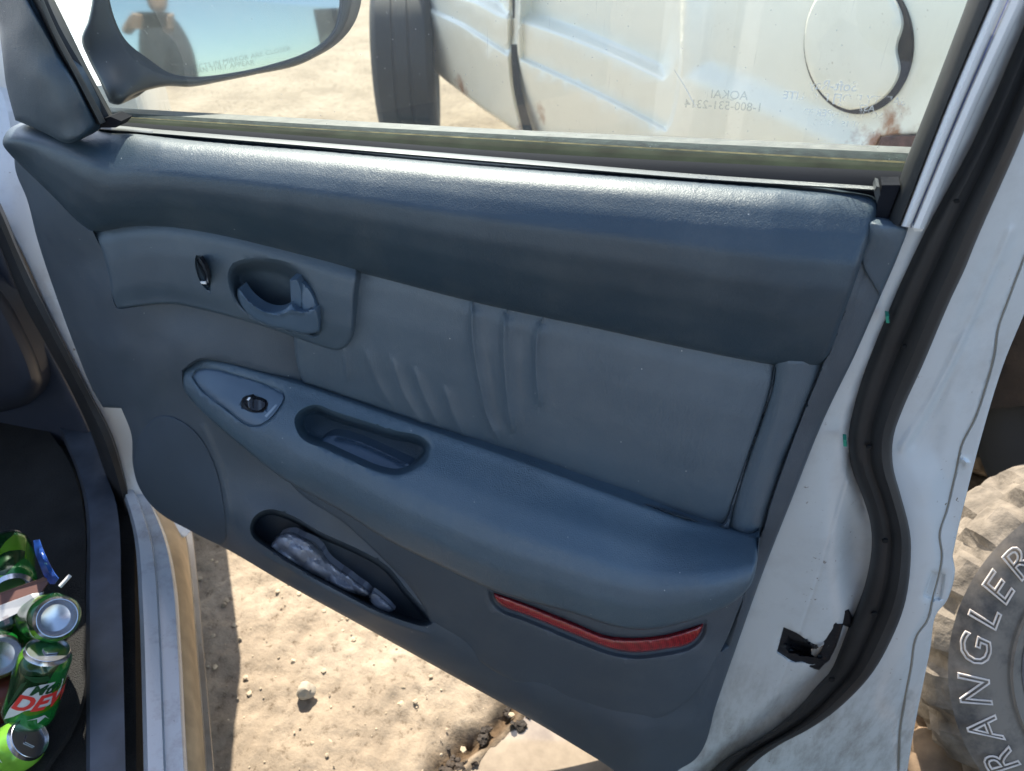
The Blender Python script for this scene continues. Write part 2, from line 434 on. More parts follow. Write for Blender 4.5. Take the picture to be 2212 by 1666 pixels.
    bp = n.new('ShaderNodeBump'); bp.inputs['Strength'].default_value = .15; bp.inputs['Distance'].default_value = .001; l.new(t.outputs[0], bp.inputs['Height']); l.new(bp.outputs[0], b.inputs['Normal'])
    return m

VIN = vinyl('navy_vinyl', (.022, .043, .062), .44, .25, .6)
VIN2 = vinyl('navy_vinyl_armrest', (.058, .096, .128), .38, .5, .9)
VIN3 = vinyl('navy_vinyl_insert', (.072, .102, .128), .40, .30, .9)
HARD = vinyl('navy_plastic', (.052, .080, .105), .45, .25, .2)
HARD2 = vinyl('navy_plastic_lower', (.046, .064, .082), .5, .3, .25)
PLATE = basic('blue_grey_plate', (.07, .11, .155), .38, bump=.1, bscale=900, bdist=.0004)
DARKP = basic('dark_plastic', (.012, .013, .016), .35, bump=.4, bscale=120, bdist=.002)
BLACKGLOSS = basic('black_switch', (.008, .008, .010), .16)
RUBBER = basic('black_rubber', (.017, .018, .019), .55, bump=.25, bscale=60, vary=.3, vscale=9, bdist=.002)
SEALDK = basic('matt_black_seal', (.013, .014, .018), .9, spec=.12)
GREYSEAL = basic('grey_weathered_seal', (.085, .088, .078), .6, bump=.5, bscale=700, vary=.35, vscale=60, bdist=.0006)
DIRTYSEAL = basic('dusty_seal', (.020, .027, .025), .9, spec=.15, bump=.5, bscale=500, vary=.5, vscale=90, bdist=.0006)
YELLOWDIRT = basic('yellow_dust_line', (.11, .095, .05), .95, spec=.1, vary=.5, vscale=80)
MOULD = basic('satin_moulding', (.13, .135, .135), .42, metal=.3, vary=.1)
WHITE = metal_paint('white_door_paint', (.56, .585, .58), (.20, .17, .14), .35, low=(.20, .42))
WHITEC = metal_paint('white_frame_paint', (.74, .75, .74), (.3, .27, .2), .12, spots=False)
SILLP = metal_paint('dirty_sill_paint', (.38, .41, .44), (.10, .085, .07), .85, dscale=14, rust=None)
BROWNSILL = metal_paint('shaded_sill_flange', (.34, .27, .20), (.14, .09, .05), .8, dscale=10)  # base brown paints shaded metal and warm bounce light into the colour
LINE = basic('blue_line', (.12, .17, .40), .5)
CHROME = basic('bright_metal', (.75, .76, .78), .16, metal=1, vary=.05)
WHITEMARK = basic('white_marking', (.75, .77, .78), .5, vary=.03)
GREENCLIP = basic('green_clip', (.02, .22, .14), .5)

m, n, l, b = new_mat('red_reflector'); RED = m
tc = n.new('ShaderNodeTexCoord'); ck = n.new('ShaderNodeTexVoronoi'); ck.inputs['Scale'].default_value = 380; ck.inputs['Randomness'].default_value = 0
l.new(tc.outputs['Object'], ck.inputs['Vector']); r_ = ramp(n, l, ck.outputs['Distance'], [(.1, (.36, .012, .022)), (.7, (.13, .004, .009))]); l.new(r_.outputs[0], b.inputs['Base Color'])
b.inputs['Roughness'].default_value = .25; b.inputs['Coat Weight'].default_value = .9; b.inputs['Coat Roughness'].default_value = .05
bp = n.new('ShaderNodeBump'); bp.inputs['Strength'].default_value = .5; bp.inputs['Distance'].default_value = .001; l.new(ck.outputs['Distance'], bp.inputs['Height']); l.new(bp.outputs[0], b.inputs['Normal'])

m, n, l, b = new_mat('window_glass'); GLASS = m
n.remove(b); out = n['Material Output']; tr = n.new('ShaderNodeBsdfTransparent'); tr.inputs[0].default_value = (.90, .96, .91, 1)
gl = n.new('ShaderNodeBsdfGlossy'); gl.inputs['Roughness'].default_value = .01; lw_ = n.new('ShaderNodeLayerWeight'); lw_.inputs[0].default_value = .5; pw_ = n.new('ShaderNodeMath'); pw_.operation = 'POWER'; pw_.inputs[1].default_value = 5; l.new(lw_.outputs['Facing'], pw_.inputs[0]); fz = n.new('ShaderNodeMath'); fz.operation = 'MULTIPLY_ADD'; fz.inputs[1].default_value = .92; fz.inputs[2].default_value = .06; l.new(pw_.outputs[0], fz.inputs[0])
mx = n.new('ShaderNodeMixShader'); l.new(fz.outputs[0], mx.inputs[0]); l.new(tr.outputs[0], mx.inputs[1]); l.new(gl.outputs[0], mx.inputs[2])
df = n.new('ShaderNodeBsdfDiffuse'); df.inputs[0].default_value = (.75, .75, .7, 1)
tc = n.new('ShaderNodeTexCoord'); t1 = noise_node(n, l, 7, 5, .6, vec=tc.outputs['Object'])
mpg = n.new('ShaderNodeMapping'); mpg.inputs['Rotation'].default_value = (0, .5, 0); mpg.inputs['Scale'].default_value = (1, 1, .04); l.new(tc.outputs['Object'], mpg.inputs[0])
t2 = noise_node(n, l, 420, 2, .5, vec=mpg.outputs[0]); s2 = ramp(n, l, t2.outputs[0], [(.70, (0, 0, 0)), (.78, (.25, .25, .25))])
v = n.new('ShaderNodeTexVoronoi'); v.inputs['Scale'].default_value = 150; l.new(tc.outputs['Object'], v.inputs['Vector'])
vd = ramp(n, l, v.outputs['Distance'], [(.05, (.45, .45, .45)), (.12, (0, 0, 0))])
hz = ramp(n, l, t1.outputs[0], [(.3, (.05, .05, .05)), (.75, (.13, .13, .13))])
a1 = n.new('ShaderNodeMath'); a1.operation = 'MULTIPLY'; l.new(s2.outputs[0], a1.inputs[0]); l.new(t1.outputs[0], a1.inputs[1])
a2 = n.new('ShaderNodeMath'); a2.operation = 'MULTIPLY'; l.new(vd.outputs[0], a2.inputs[0]); sc_ = n.new('ShaderNodeSeparateColor'); l.new(v.outputs['Color'], sc_.inputs[0])
gt = n.new('ShaderNodeMath'); gt.operation = 'GREATER_THAN'; gt.inputs[1].default_value = .75; l.new(sc_.outputs[0], gt.inputs[0]); l.new(gt.outputs[0], a2.inputs[1])
a3 = n.new('ShaderNodeMath'); a3.operation = 'ADD'; l.new(a1.outputs[0], a3.inputs[0]); l.new(a2.outputs[0], a3.inputs[1])
a4 = n.new('ShaderNodeMath'); a4.operation = 'ADD'; l.new(a3.outputs[0], a4.inputs[0]); l.new(hz.outputs[0], a4.inputs[1])
mx2 = n.new('ShaderNodeMixShader'); l.new(a4.outputs[0], mx2.inputs[0]); l.new(mx.outputs[0], mx2.inputs[1]); l.new(df.outputs[0], mx2.inputs[2]); l.new(mx2.outputs[0], out.inputs[0])

m, n, l, b = new_mat('mirror_silver'); MIRROR = m
b.inputs['Base Color'].default_value = (.36, .385, .39, 1); b.inputs['Metallic'].default_value = 1; b.inputs['Roughness'].default_value = .05
m, n, l, b = new_mat('etched_marking'); ETCH = m
n.remove(b); out = n['Material Output']; tr = n.new('ShaderNodeBsdfTransparent'); df = n.new('ShaderNodeBsdfDiffuse'); df.inputs[0].default_value = (.85, .88, .85, 1)
tt = noise_node(n, l, 70, 2); rr = ramp(n, l, tt.outputs[0], [(.42, (.0, .0, .0)), (.6, (.8, .8, .8))]); mx = n.new('ShaderNodeMixShader')
l.new(rr.outputs[0], mx.inputs[0]); l.new(tr.outputs[0], mx.inputs[1]); l.new(df.outputs[0], mx.inputs[2]); l.new(mx.outputs[0], out.inputs[0])
m, n, l, b = new_mat('grey_etching'); ETCHG = m
n.remove(b); out = n['Material Output']; tr = n.new('ShaderNodeBsdfTransparent'); df = n.new('ShaderNodeBsdfDiffuse'); df.inputs[0].default_value = (.25, .3, .28, 1)
mx = n.new('ShaderNodeMixShader'); mx.inputs[0].default_value = .32; l.new(tr.outputs[0], mx.inputs[1]); l.new(df.outputs[0], mx.inputs[2]); l.new(mx.outputs[0], out.inputs[0])

# ground
m, n, l, b = new_mat('sandy_ground'); GROUND = m
tc = n.new('ShaderNodeTexCoord')
t1 = noise_node(n, l, 3, 8, .65, vec=tc.outputs['Object']); t2 = noise_node(n, l, 45, 6, .7, vec=tc.outputs['Object'])
r1 = ramp(n, l, t1.outputs[0], [(.3, (.225, .18, .132)), (.5, (.32, .262, .195)), (.72, (.42, .355, .275))])
r2 = ramp(n, l, t2.outputs[0], [(.32, (.40, .36, .32)), (.43, (.85, .83, .80)), (.7, (1.08, 1.06, 1.02))])
mm = n.new('ShaderNodeMix'); mm.data_type = 'RGBA'; mm.blend_type = 'MULTIPLY'; mm.inputs[0].default_value = 1
l.new(r1.outputs[0], mm.inputs[6]); l.new(r2.outputs[0], mm.inputs[7])
# darker brown soil to the right of the door
sx = n.new('ShaderNodeSeparateXYZ'); l.new(tc.outputs['Object'], sx.inputs[0])
wv = n.new('ShaderNodeMath'); wv.operation = 'MULTIPLY_ADD'; wv.inputs[1].default_value = .5; l.new(t1.outputs[0], wv.inputs[0]); l.new(sx.outputs[0], wv.inputs[2])
wr = ramp(n, l, wv.outputs[0], [(.68, (0, 0, 0)), (.86, (1, 1, 1))])
yy = n.new('ShaderNodeMath'); yy.operation = 'LESS_THAN'; yy.inputs[1].default_value = 2.2; l.new(sx.outputs[1], yy.inputs[0])
wy = n.new('ShaderNodeMath'); wy.operation = 'MULTIPLY'; l.new(wr.outputs[0], wy.inputs[0]); l.new(yy.outputs[0], wy.inputs[1])
m4 = n.new('ShaderNodeMix'); m4.data_type = 'RGBA'; l.new(wy.outputs[0], m4.inputs[0]); l.new(mm.outputs[2], m4.inputs[6])
dk = ramp(n, l, t2.outputs[0], [(.35, (.035, .022, .012)), (.7, (.16, .105, .06))]); l.new(dk.outputs[0], m4.inputs[7])
wa_ = n.new('ShaderNodeAttribute'); wa_.attribute_name = 'wetness'
m5 = n.new('ShaderNodeMix'); m5.data_type = 'RGBA'; l.new(wa_.outputs['Fac'], m5.inputs[0]); l.new(m4.outputs[2], m5.inputs[6]); l.new(dk.outputs[0], m5.inputs[7])
l.new(m5.outputs[2], b.inputs['Base Color']); b.inputs['Roughness'].default_value = .9; b.inputs['Specular IOR Level'].default_value = .2
bp = n.new('ShaderNodeBump'); bp.inputs['Strength'].default_value = .6; bp.inputs['Distance'].default_value = .008; l.new(t2.outputs[0], bp.inputs['Height']); l.new(bp.outputs[0], b.inputs['Normal'])
m, n, l, b = new_mat('muddy_water'); WATER = m
wn1 = noise_node(n, l, 12, 5, .6); wr1 = ramp(n, l, wn1.outputs[0], [(.35, (.20, .16, .12)), (.65, (.34, .28, .21))]); l.new(wr1.outputs[0], b.inputs['Base Color']); b.inputs['Roughness'].default_value = .12; b.inputs['Specular IOR Level'].default_value = .8
MUD = basic('wet_mud', (.030, .020, .012), .8, bump=.8, bscale=90, vary=.5, vscale=30, bdist=.004)
STONE = basic('pale_stone', (.34, .29, .22), .85, bump=.5, bscale=80, bdist=.002)
PEBBLE = basic('pebbles', (.40, .32, .22), .9, bump=.4, bscale=120, vary=.4, vscale=40, bdist=.002)
WOOD = basic('weathered_wood', (.36, .28, .20), .8, bump=.5, bscale=40, vary=.3, vscale=20)
BROWNROCK = basic('brown_clods', (.18, .12, .07), .9, bump=.6, bscale=50, vary=.5, vscale=15, bdist=.004)

# ================================================================== THE CAR (its open passenger door is the subject)
HX, HY = -.62, .03                                   # foot of the door hinge
LDIR = np.array([-.62, .785, 0]); LDIR /= np.linalg.norm(LDIR)      # the car's forward direction
ODIR = np.array([LDIR[1], -LDIR[0], 0])                              # outwards from the car's side
car = thing('parked_car', 'white car with navy interior, its front passenger door wide open', 'car', (-.62, .03, 0))

# ---- white door shell
shell_out = [(1700, 500), (1960, 470), (2010, 380), (2110, 110), (2165, -40), (2420, -40), (2400, 200), (2330, 400), (2265, 550), (2212, 679), (2167, 789), (2119, 947), (2084, 1084),
             (2062, 1180), (2058, 1206), (2063, 1231), (2045, 1298), (2022, 1328), (2010, 1400), (1996, 1468), (1975, 1573), (1957, 1680), (1930, 1800), (1700, 1850), (1380, 1740), (1480, 1560), (1560, 1300)]
WSM = [(2295, -60), (2251, 70), (2156, 290), (2050, 515), (2020, 580), (1985, 655), (1930, 792), (1896, 880), (1880, 950), (1884, 1008), (1905, 1072), (1923, 1140), (1925, 1190), (1914, 1275), (1891, 1341), (1849, 1420), (1791, 1490), (1742, 1525), (1695, 1568), (1642, 1612), (1575, 1668), (1500, 1740)]
WSMs = smooth_poly(WSM, False); WSP = np.vstack([WSMs, [(1000, 1740), (1000, -60)]])
def SH(q):
    q = np.asarray(q, float); d = seg_dist(q, WSMs, False)*np.where(inside(q, WSP), -1, 1)
    b = np.interp(d, [-400, -110, -60, -42, 0, 45, 80, 140, 180, 260], [.030, .026, .030, .046, .052, .056, .062, .080, .084, .086])
    g = np.exp(-(((q[:, 0]-1850)/38)**2+((q[:, 1]-1190)/130)**2))
    return b+.030*g
HEM = [(2260, 430), (2212, 555), (2176, 651), (2156, 707), (2147, 768), (2126, 845), (2106, 903), (2077, 961), (2066, 1011), (2045, 1101), (2029, 1154), (2034, 1203), (2014, 1293), (2003, 1339), (1979, 1374), (1967, 1443), (1956, 1500), (1944, 1573), (1940, 1670)]
shell = relief('door_shell', shell_out, SH, WHITE, car, step=15, edge=(7, .002), skirt=.05,
               holes=[[(1693, 1355), (1709, 1362), (1727, 1371), (1744, 1385), (1759, 1392), (1771, 1392), (1780, 1386), (1801, 1357), (1806, 1360), (1786, 1396), (1765, 1428), (1756, 1434), (1744, 1433), (1732, 1429), (1718, 1431), (1703, 1425), (1678, 1409)]],
               hole_edge=(3, .002),
               dents=[([(2010, 1230), (2045, 1238), (2035, 1300), (2012, 1298), (1990, 1290)], .006, 8)],
               ridges=[([(2190, 480), (2118, 651), (2071, 751), (1995, 894), (1939, 982)], 9, -.004), ([(2165, 560), (2100, 710), (2025, 870), (1965, 975)], 9, .003),
                       (HEM, 2.2, .0035), ([(2100, 700), (2060, 850), (2040, 960), (1990, 1100)], 26, -.005),
                       ([(2072, 990), (2088, 1000), (2084, 1012)], 5, -.005), ([(1640, 1590), (1740, 1330), (1850, 960)], 4, .0008)])
_h = lambda s: SH(resample(smooth_poly(HEM, False), len(s)))-.0002
band('seam_sealer', [(x+1.6, y) for x, y in HEM], [(x-1.6, y) for x, y in HEM], [(0, _h), (1, _h)], basic('grey_sealer', (.22, .2, .16), .8), shell, n=90)
# latch in its opening
lat_out = [(1675, 1335), (1770, 1375), (1800, 1340), (1822, 1350), (1800, 1410), (1770, 1448), (1665, 1422)]
relief('latch', lat_out, .030, DARKP, shell, step=8, edge=(4, .004), skirt=.03,
       dents=[([(1700, 1375), (1770, 1400), (1775, 1425), (1700, 1410)], .02, 8)], ridges=[([(1690, 1392), (1780, 1425)], 3, -.006), ([(1735, 1378), (1750, 1392), (1765, 1420)], 3, -.008)])
relief('latch', [(1752, 1402), (1766, 1398), (1780, 1392), (1774, 1408), (1762, 1420), (1752, 1414)], tps([(1768, 1392, .024), (1812, 1378, .026), (1776, 1428, .024), (1790, 1400, .022)]), CHROME, shell, step=6, edge=(3, .002), skirt=.008)
for pts in ([(1824, 1318), (1833, 1316), (1838, 1330), (1842, 1345), (1834, 1356), (1822, 1352), (1812, 1358), (1802, 1352), (1812, 1336)],
            [(1788, 1402), (1794, 1396), (1796, 1410), (1793, 1425), (1782, 1434), (1773, 1436), (1772, 1426), (1780, 1415)]):
    relief('latch_bumper', pts, .036 if pts[0][0] > 1800 else .030, DARKP, shell, step=5, edge=(4, .004), skirt=.02)
# outer skin: gives the door its thickness
skin_px = [(300, 640), (1750, 640), (2030, 620), (2040, 900), (2010, 1150), (1985, 1350), (1940, 1550), (1850, 1680), (1420, 1580), (1150, 1430), (850, 1270), (620, 1140), (430, 1035), (340, 950)]
relief('door_skin', skin_px, tps([(300, 640, .14), (1750, 640, .14), (2040, 700, .14), (1985, 1350, .11), (1420, 1580, .08), (850, 1270, .08), (430, 1035, .09), (1100, 1000, .13)]), WHITE, car, step=80, skirt=.012)
relief('door_skin', [(330, 330), (1900, 420), (2030, 620), (1750, 640), (300, 640)], tps([(330, 330, .155), (1900, 420, .155), (300, 640, .14), (1750, 640, .14), (2030, 620, .14)]), WHITE, car, step=80, skirt=.01)

# ---- trim panel (base of all navy trim)
trim_out = [(30, 335), (110, 385), (205, 450), (500, 460), (1000, 560), (1500, 600), (1850, 482), (1960, 490), (1952, 520), (1900, 645), (1850, 760), (1780, 905), (1712, 1075), (1650, 1232), (1590, 1400), (1545, 1530),
            (1522, 1610), (1500, 1642), (1465, 1664), (1425, 1700), (1390, 1700), (1290, 1640), (1150, 1556), (1000, 1473), (800, 1362), (610, 1257), (500, 1192), (400, 1140), (335, 1100), (300, 1052), (287, 1005), (284, 940),
            (262, 882), (222, 880), (200, 842), (160, 745), (125, 650), (80, 515), (58, 430), (34, 370)]
trim_c = [(205, 500, .0), (110, 445, .035), (60, 430, .07), (80, 515, .07), (125, 650, .07), (160, 745, .07), (200, 842, .06), (250, 880, .03), (222, 880, .045),
          (235, 640, .0), (250, 760, -.004), (190, 560, .022), (200, 680, .028), (225, 780, .028),
          (400, 640, .012), (700, 700, .014), (1000, 760, .014), (1500, 900, .014), (400, 470, .012), (1000, 560, .014), (1500, 620, .014), (1850, 500, .008),
          (1960, 490, .012), (1900, 645, .012), (1780, 905, .010), (1650, 1232, .004), (1590, 1400, -.004), (1522, 1610, -.02), (1465, 1664, -.02),
          (1905, 500, -.004), (1850, 640, -.004), (1800, 770, -.006), (1730, 880, -.008), (1690, 1000, -.010), (1640, 1120, -.010), (1680, 870, -.004), (1620, 1050, -.008), (1590, 1150, -.012),
          (1600, 1250, -.03), (1560, 1380, -.045), (1520, 1480, -.055), (1480, 1580, -.062), (1430, 1650, -.055),
          (300, 740, -.010), (380, 740, -.014), (450, 750, -.010), (560, 780, -.004), (300, 850, -.012), (350, 850, -.016), (330, 960, -.02), (300, 1020, -.012), (287, 1005, -.004), (284, 940, .004),
          (400, 1000, -.035), (450, 1080, -.05), (360, 1100, -.03), (335, 1100, -.018), (400, 1140, -.03), (500, 1192, -.045), (480, 1120, -.06),
          (520, 1000, -.030), (560, 1050, -.036), (620, 1080, -.036), (700, 1130, -.040), (540, 1180, -.078), (600, 1230, -.084), (700, 1280, -.088), (800, 1335, -.09), (900, 1385, -.092), (1000, 1440, -.092),
          (610, 1257, -.072), (800, 1362, -.076), (1000, 1473, -.078), (1150, 1556, -.078), (1290, 1640, -.075), (1150, 1520, -.094), (1280, 1580, -.094), (1380, 1630, -.09), (1200, 1430, -.080), (1350, 1480, -.075), (1450, 1520, -.07),
          (760, 1190, -.045), (860, 1240, -.05), (1100, 1380, -.07)]
TRIM = tps(trim_c, 1e-3)
# map pocket lip is part of the panel; its bag is a thing of its own (below)
# ---- lower bolster below the armrest
bol_out = [(560, 960), (900, 1060), (1300, 1120), (1600, 1200), (1612, 1260), (1590, 1330), (1560, 1400), (1500, 1500), (1400, 1560), (1250, 1530), (1100, 1468), (1000, 1410), (950, 1388), (938, 1362), (915, 1312), (880, 1262), (845, 1226), (790, 1172), (740, 1128), (650, 1068)]
bol_c = [(560, 960, -.03), (650, 1068, -.045), (740, 1128, -.060), (845, 1226, -.074), (915, 1312, -.084), (950, 1388, -.088), (1000, 1410, -.088), (1100, 1468, -.0895), (1250, 1530, -.0905), (1400, 1560, -.085), (1500, 1500, -.066), (1560, 1400, -.045), (1600, 1300, -.030),
         (900, 1200, -.082), (1000, 1300, -.092), (1100, 1380, -.095), (1250, 1440, -.096), (1400, 1440, -.088), (1300, 1360, -.090), (1500, 1400, -.068), (1500, 1320, -.060), (1200, 1200, -.07), (900, 1060, -.04), (1300, 1120, -.02), (1600, 1200, -.02), (1612, 1260, -.02), (1180, 1300, -.088)]
refl_px = [(1066, 1281), (1135, 1306), (1239, 1348), (1309, 1376), (1362, 1381), (1431, 1376), (1484, 1362), (1519, 1349), (1514, 1366), (1492, 1390), (1431, 1404), (1372, 1410), (1327, 1404), (1239, 1371), (1135, 1329), (1082, 1308), (1069, 1295)]
BOL = tps(bol_c, 5e-4)
bolster = relief('lower_bolster', bol_out, BOL, HARD2, car, step=12, edge=(7, .004), skirt=.02,
                 dents=[([(1050, 1268), (1135, 1296), (1239, 1336), (1309, 1364), (1362, 1370), (1431, 1364), (1484, 1350), (1530, 1336), (1528, 1368), (1500, 1402), (1431, 1420), (1372, 1426), (1327, 1420), (1239, 1388), (1135, 1345), (1070, 1318), (1054, 1295)], .007, 12)])
relief('red_reflector', refl_px, lambda q: BOL(q)-.0015, RED, bolster, step=7, edge=(7, .005), skirt=.008, sharp=80)

# ---- insert panel with its gathers
top_line = [(775, 588), (1020, 650), (1300, 710), (1500, 755), (1676, 789)]
ins_out = [(640, 600), (775, 570), (1020, 630), (1300, 692), (1500, 738), (1690, 770), (1677, 792), (1668, 830), (1640, 915), (1610, 1000), (1585, 1080), (1573, 1122), (1563, 1137), (1545, 1140), (1480, 1118), (1300, 1055), (1100, 982), (900, 914), (760, 864), (655, 828), (642, 790), (635, 738), (634, 700)]
ins_c = prof_ctrl([(640, 660), (775, 588), (1020, 650), (1300, 710), (1500, 755), (1676, 789)], [(650, 828), (760, 864), (900, 914), (1100, 982), (1300, 1055), (1565, 1138)],
                  [(0, .004), (.12, -.004), (.35, -.010), (.6, -.012), (.85, -.009), (1, -.006)], 7)
INS = field([(640, 600), (775, 578), (1020, 640), (1300, 700), (1500, 745), (1700, 785)], [(640, 824), (760, 864), (900, 914), (1100, 982), (1300, 1055), (1580, 1145)],
            [(0, .006), (.12, -.003), (.35, -.010), (.6, -.012), (.85, -.009), (1, -.004)])
gath = [([(1024, 656), (1022, 700), (1027, 760), (1040, 830), (1056, 900), (1084, 960)], 14, -.0075), ([(1096, 672), (1092, 720), (1094, 800), (1102, 880), (1112, 940)], 17, -.008), ([(1170, 692), (1162, 740), (1162, 810), (1170, 880)], 16, -.007),
        ([(848, 770), (874, 850), (925, 930)], 13, -.004), ([(895, 790), (920, 860), (955, 930)], 13, -.004), ([(790, 750), (820, 830), (855, 885)], 13, -.003), ([(960, 830), (980, 890), (1010, 950)], 13, -.0035), ([(744, 752), (748, 790), (752, 825)], 7, -.0026),
        ([(1026, 650), (1014, 664)], 3.5, -.0024), ([(1100, 668), (1092, 678)], 3.5, -.0024), ([(1176, 686), (1164, 700)], 3.5, -.0024)]
insert = relief('insert_panel', ins_out, INS, VIN3, car, step=12, edge=(10, .008), skirt=.02, ridges=[(a_, w_, k_*.7) for a_, w_, k_ in gath]+[([(x-w_*.25, y) for x, y in a_], w_*.36, k_*.42) for a_, w_, k_ in gath])

strip_out = [(1676, 770), (1725, 775), (1760, 775), (1782, 780), (1770, 812), (1745, 872), (1702, 985), (1664, 1095), (1648, 1148), (1636, 1164), (1618, 1160), (1590, 1150), (1572, 1142), (1586, 1085), (1612, 1003), (1642, 917), (1670, 832)]
relief('insert_end_strip', strip_out,
       field([(1678, 780), (1650, 917), (1594, 1085), (1575, 1145)], [(1782, 790), (1745, 872), (1702, 985), (1640, 1165)], [(0, -.006), (.3, -.012), (.6, -.011), (.85, -.004), (1, .004)]), VIN3, car, step=11, edge=(8, .008), skirt=.02)

# ---- handle bezel
bez_out = [(200, 470), (290, 462), (440, 480), (550, 505), (700, 545), (774, 572), (773, 592), (767, 640), (764, 700), (760, 730), (750, 748), (730, 757), (700, 751), (650, 734), (600, 715), (520, 691), (440, 670), (370, 657), (310, 661), (254, 669), (246, 655), (236, 600), (218, 535), (203, 505)]
bez_c = prof_ctrl([(205, 500), (290, 488), (440, 503), (550, 528), (700, 565), (772, 588)], [(254, 669), (310, 661), (370, 657), (440, 670), (600, 715), (740, 757)],
                  [(0, -.004), (.15, -.016), (.4, -.022), (.75, -.024), (1, -.018)], 6, base=lambda s: .012*(1-min(1, s*4)))
BEZ = field([(205, 500), (290, 480), (440, 495), (550, 520), (700, 560), (775, 585)], [(254, 669), (310, 661), (370, 657), (440, 670), (600, 715), (760, 757)],
            [(0, -.004), (.15, -.016), (.4, -.022), (.75, -.024), (1, -.018)], base=([0, .1, .25, 1], [.02, .008, 0, 0]))
cup_px = [(492, 590), (505, 568), (535, 559), (580, 558), (625, 568), (655, 588), (677, 618), (690, 655), (697, 700), (696, 722), (682, 730), (650, 722), (590, 708), (545, 690), (512, 660), (496, 625)]
lk_px = [(421, 560), (424, 551), (432, 552), (443, 566), (452, 590), (457, 620), (456, 630), (448, 628), (436, 615), (425, 590)]
bezel = relief('handle_bezel', bez_out, BEZ, HARD, car, step=11, edge=(9, .007), skirt=.02,
               dents=[(cup_px, .042, 30), (lk_px, .006, 4)], ridges=[([(262, 664), (310, 658), (370, 654), (440, 667), (520, 688)], 4, -.002)])
hand_px = [(511, 636), (513, 624), (519, 621), (530, 638), (556, 661), (576, 670), (596, 672), (616, 665), (628, 655), (640, 668), (664, 670), (684, 664), (689, 684), (691, 705), (690, 716), (676, 721), (650, 720), (620, 713), (576, 702), (546, 687), (523, 664)]
HAN = tps([(513, 628, -.018), (540, 660, -.026), (590, 690, -.032), (640, 690, -.034), (685, 690, -.032), (650, 720, -.03), (600, 672, -.034), (550, 690, -.024), (690, 716, -.028), (620, 700, -.034)], 1e-3)
handle = relief('door_handle', hand_px, HAN, PLATE, bezel, step=7, edge=(6, .005), skirt=.014, ridges=[([(518, 630), (545, 660), (580, 678), (605, 680), (630, 672), (660, 678)], 4, -.0035)])
relief('handle_catch', [(626, 604), (642, 603), (650, 620), (654, 668), (640, 668), (629, 660)], -.026, PLATE, bezel, step=6, edge=(3, .002), skirt=.018)
relief('handle_catch', [(645, 606), (652, 609), (670, 628), (680, 648), (684, 663), (660, 672), (654, 672), (650, 640)], tps([(645, 606, -.020), (684, 663, -.027), (654, 672, -.030), (665, 640, -.025)]), PLATE, bezel, step=6, edge=(3, .002), skirt=.02)
relief('lock_switch', [(424, 563), (431, 557), (441, 572), (449, 598), (452, 622), (447, 624), (437, 610), (428, 588)], tps([(424, 563, -.018), (438, 590, -.0215), (450, 622, -.017), (430, 575, -.019)]), BLACKGLOSS, bezel, step=5, edge=(4, .003), skirt=.006)
relief('lock_mark', [(432, 609), (443, 609), (445, 614), (435, 613)], -.0235, WHITEMARK, bezel, step=5, skirt=.002)

# ---- armrest
A_top = [(392, 800), (430, 774), (480, 778), (560, 800), (640, 823), (760, 864), (900, 914), (1100, 983), (1300, 1056), (1480, 1119), (1565, 1139), (1636, 1160)]
A_bot = [(392, 800), (398, 842), (430, 882), (520, 962), (620, 1040), (740, 1106), (830, 1163), (950, 1222), (1072, 1278), (1239, 1325), (1327, 1353), (1390, 1361), (1449, 1353), (1536, 1325), (1590, 1297), (1620, 1266), (1632, 1240)]
arm_out = A_top+[(1638, 1185), (1634, 1225)]+A_bot[::-1][1:-1]
def amp_s(s): return float(np.interp(s, [0, .08, .25, .5, .75, .93, 1], [.15, .42, .78, .98, 1, .80, .45]))
arm_c = prof_ctrl(A_top, [(395, 830), (400, 850), (430, 882), (520, 962), (620, 1040), (740, 1106), (830, 1163), (950, 1222), (1072, 1278), (1239, 1325), (1390, 1361), (1500, 1340), (1600, 1290)],
                  [(0, -.012), (.12, -.030), (.35, -.072), (.55, -.104), (.68, -.117), (.82, -.121), (1, -.114)], 12, amp_s)
ARM = field(A_top, [(395, 830), (400, 850), (430, 882), (520, 962), (620, 1040), (740, 1106), (830, 1163), (950, 1222), (1072, 1278), (1239, 1325), (1390, 1361), (1500, 1340), (1600, 1290), (1632, 1250)],
            [(-.1, -.005), (0, -.012), (.12, -.030), (.35, -.072), (.55, -.103), (.68, -.116), (.82, -.121), (1, -.113), (1.1, -.10)], scale=([0, .08, .25, .5, .75, .90, 1], [.15, .42, .78, .98, 1, .88, .62]))
_arm = ARM
def ARM(q): return _arm(q)-.010*sstep((np.asarray(q)[:, 0]-700)/500)
plate_px = [(413, 815), (420, 799), (447, 793), (514, 809), (582, 831), (616, 849), (619, 861), (609, 881), (584, 911), (565, 922), (547, 924), (530, 919), (487, 887), (430, 841)]
cup2_px = [(636, 905), (648, 886), (684, 874), (716, 886), (784, 908), (851, 929), (915, 945), (933, 962), (926, 992), (893, 1018), (859, 1028), (824, 1023), (757, 996), (703, 971), (654, 950), (640, 930)]
armrest = relief('armrest', arm_out, ARM, VIN2, car, step=11, edge=(10, .009), skirt=.03, dents=[(cup2_px, .048, 20), (plate_px, .0035, 4)], sharp=70,
                 ridges=[([(1150, 1050), (1320, 1110), (1480, 1165)], 26, .0015)])
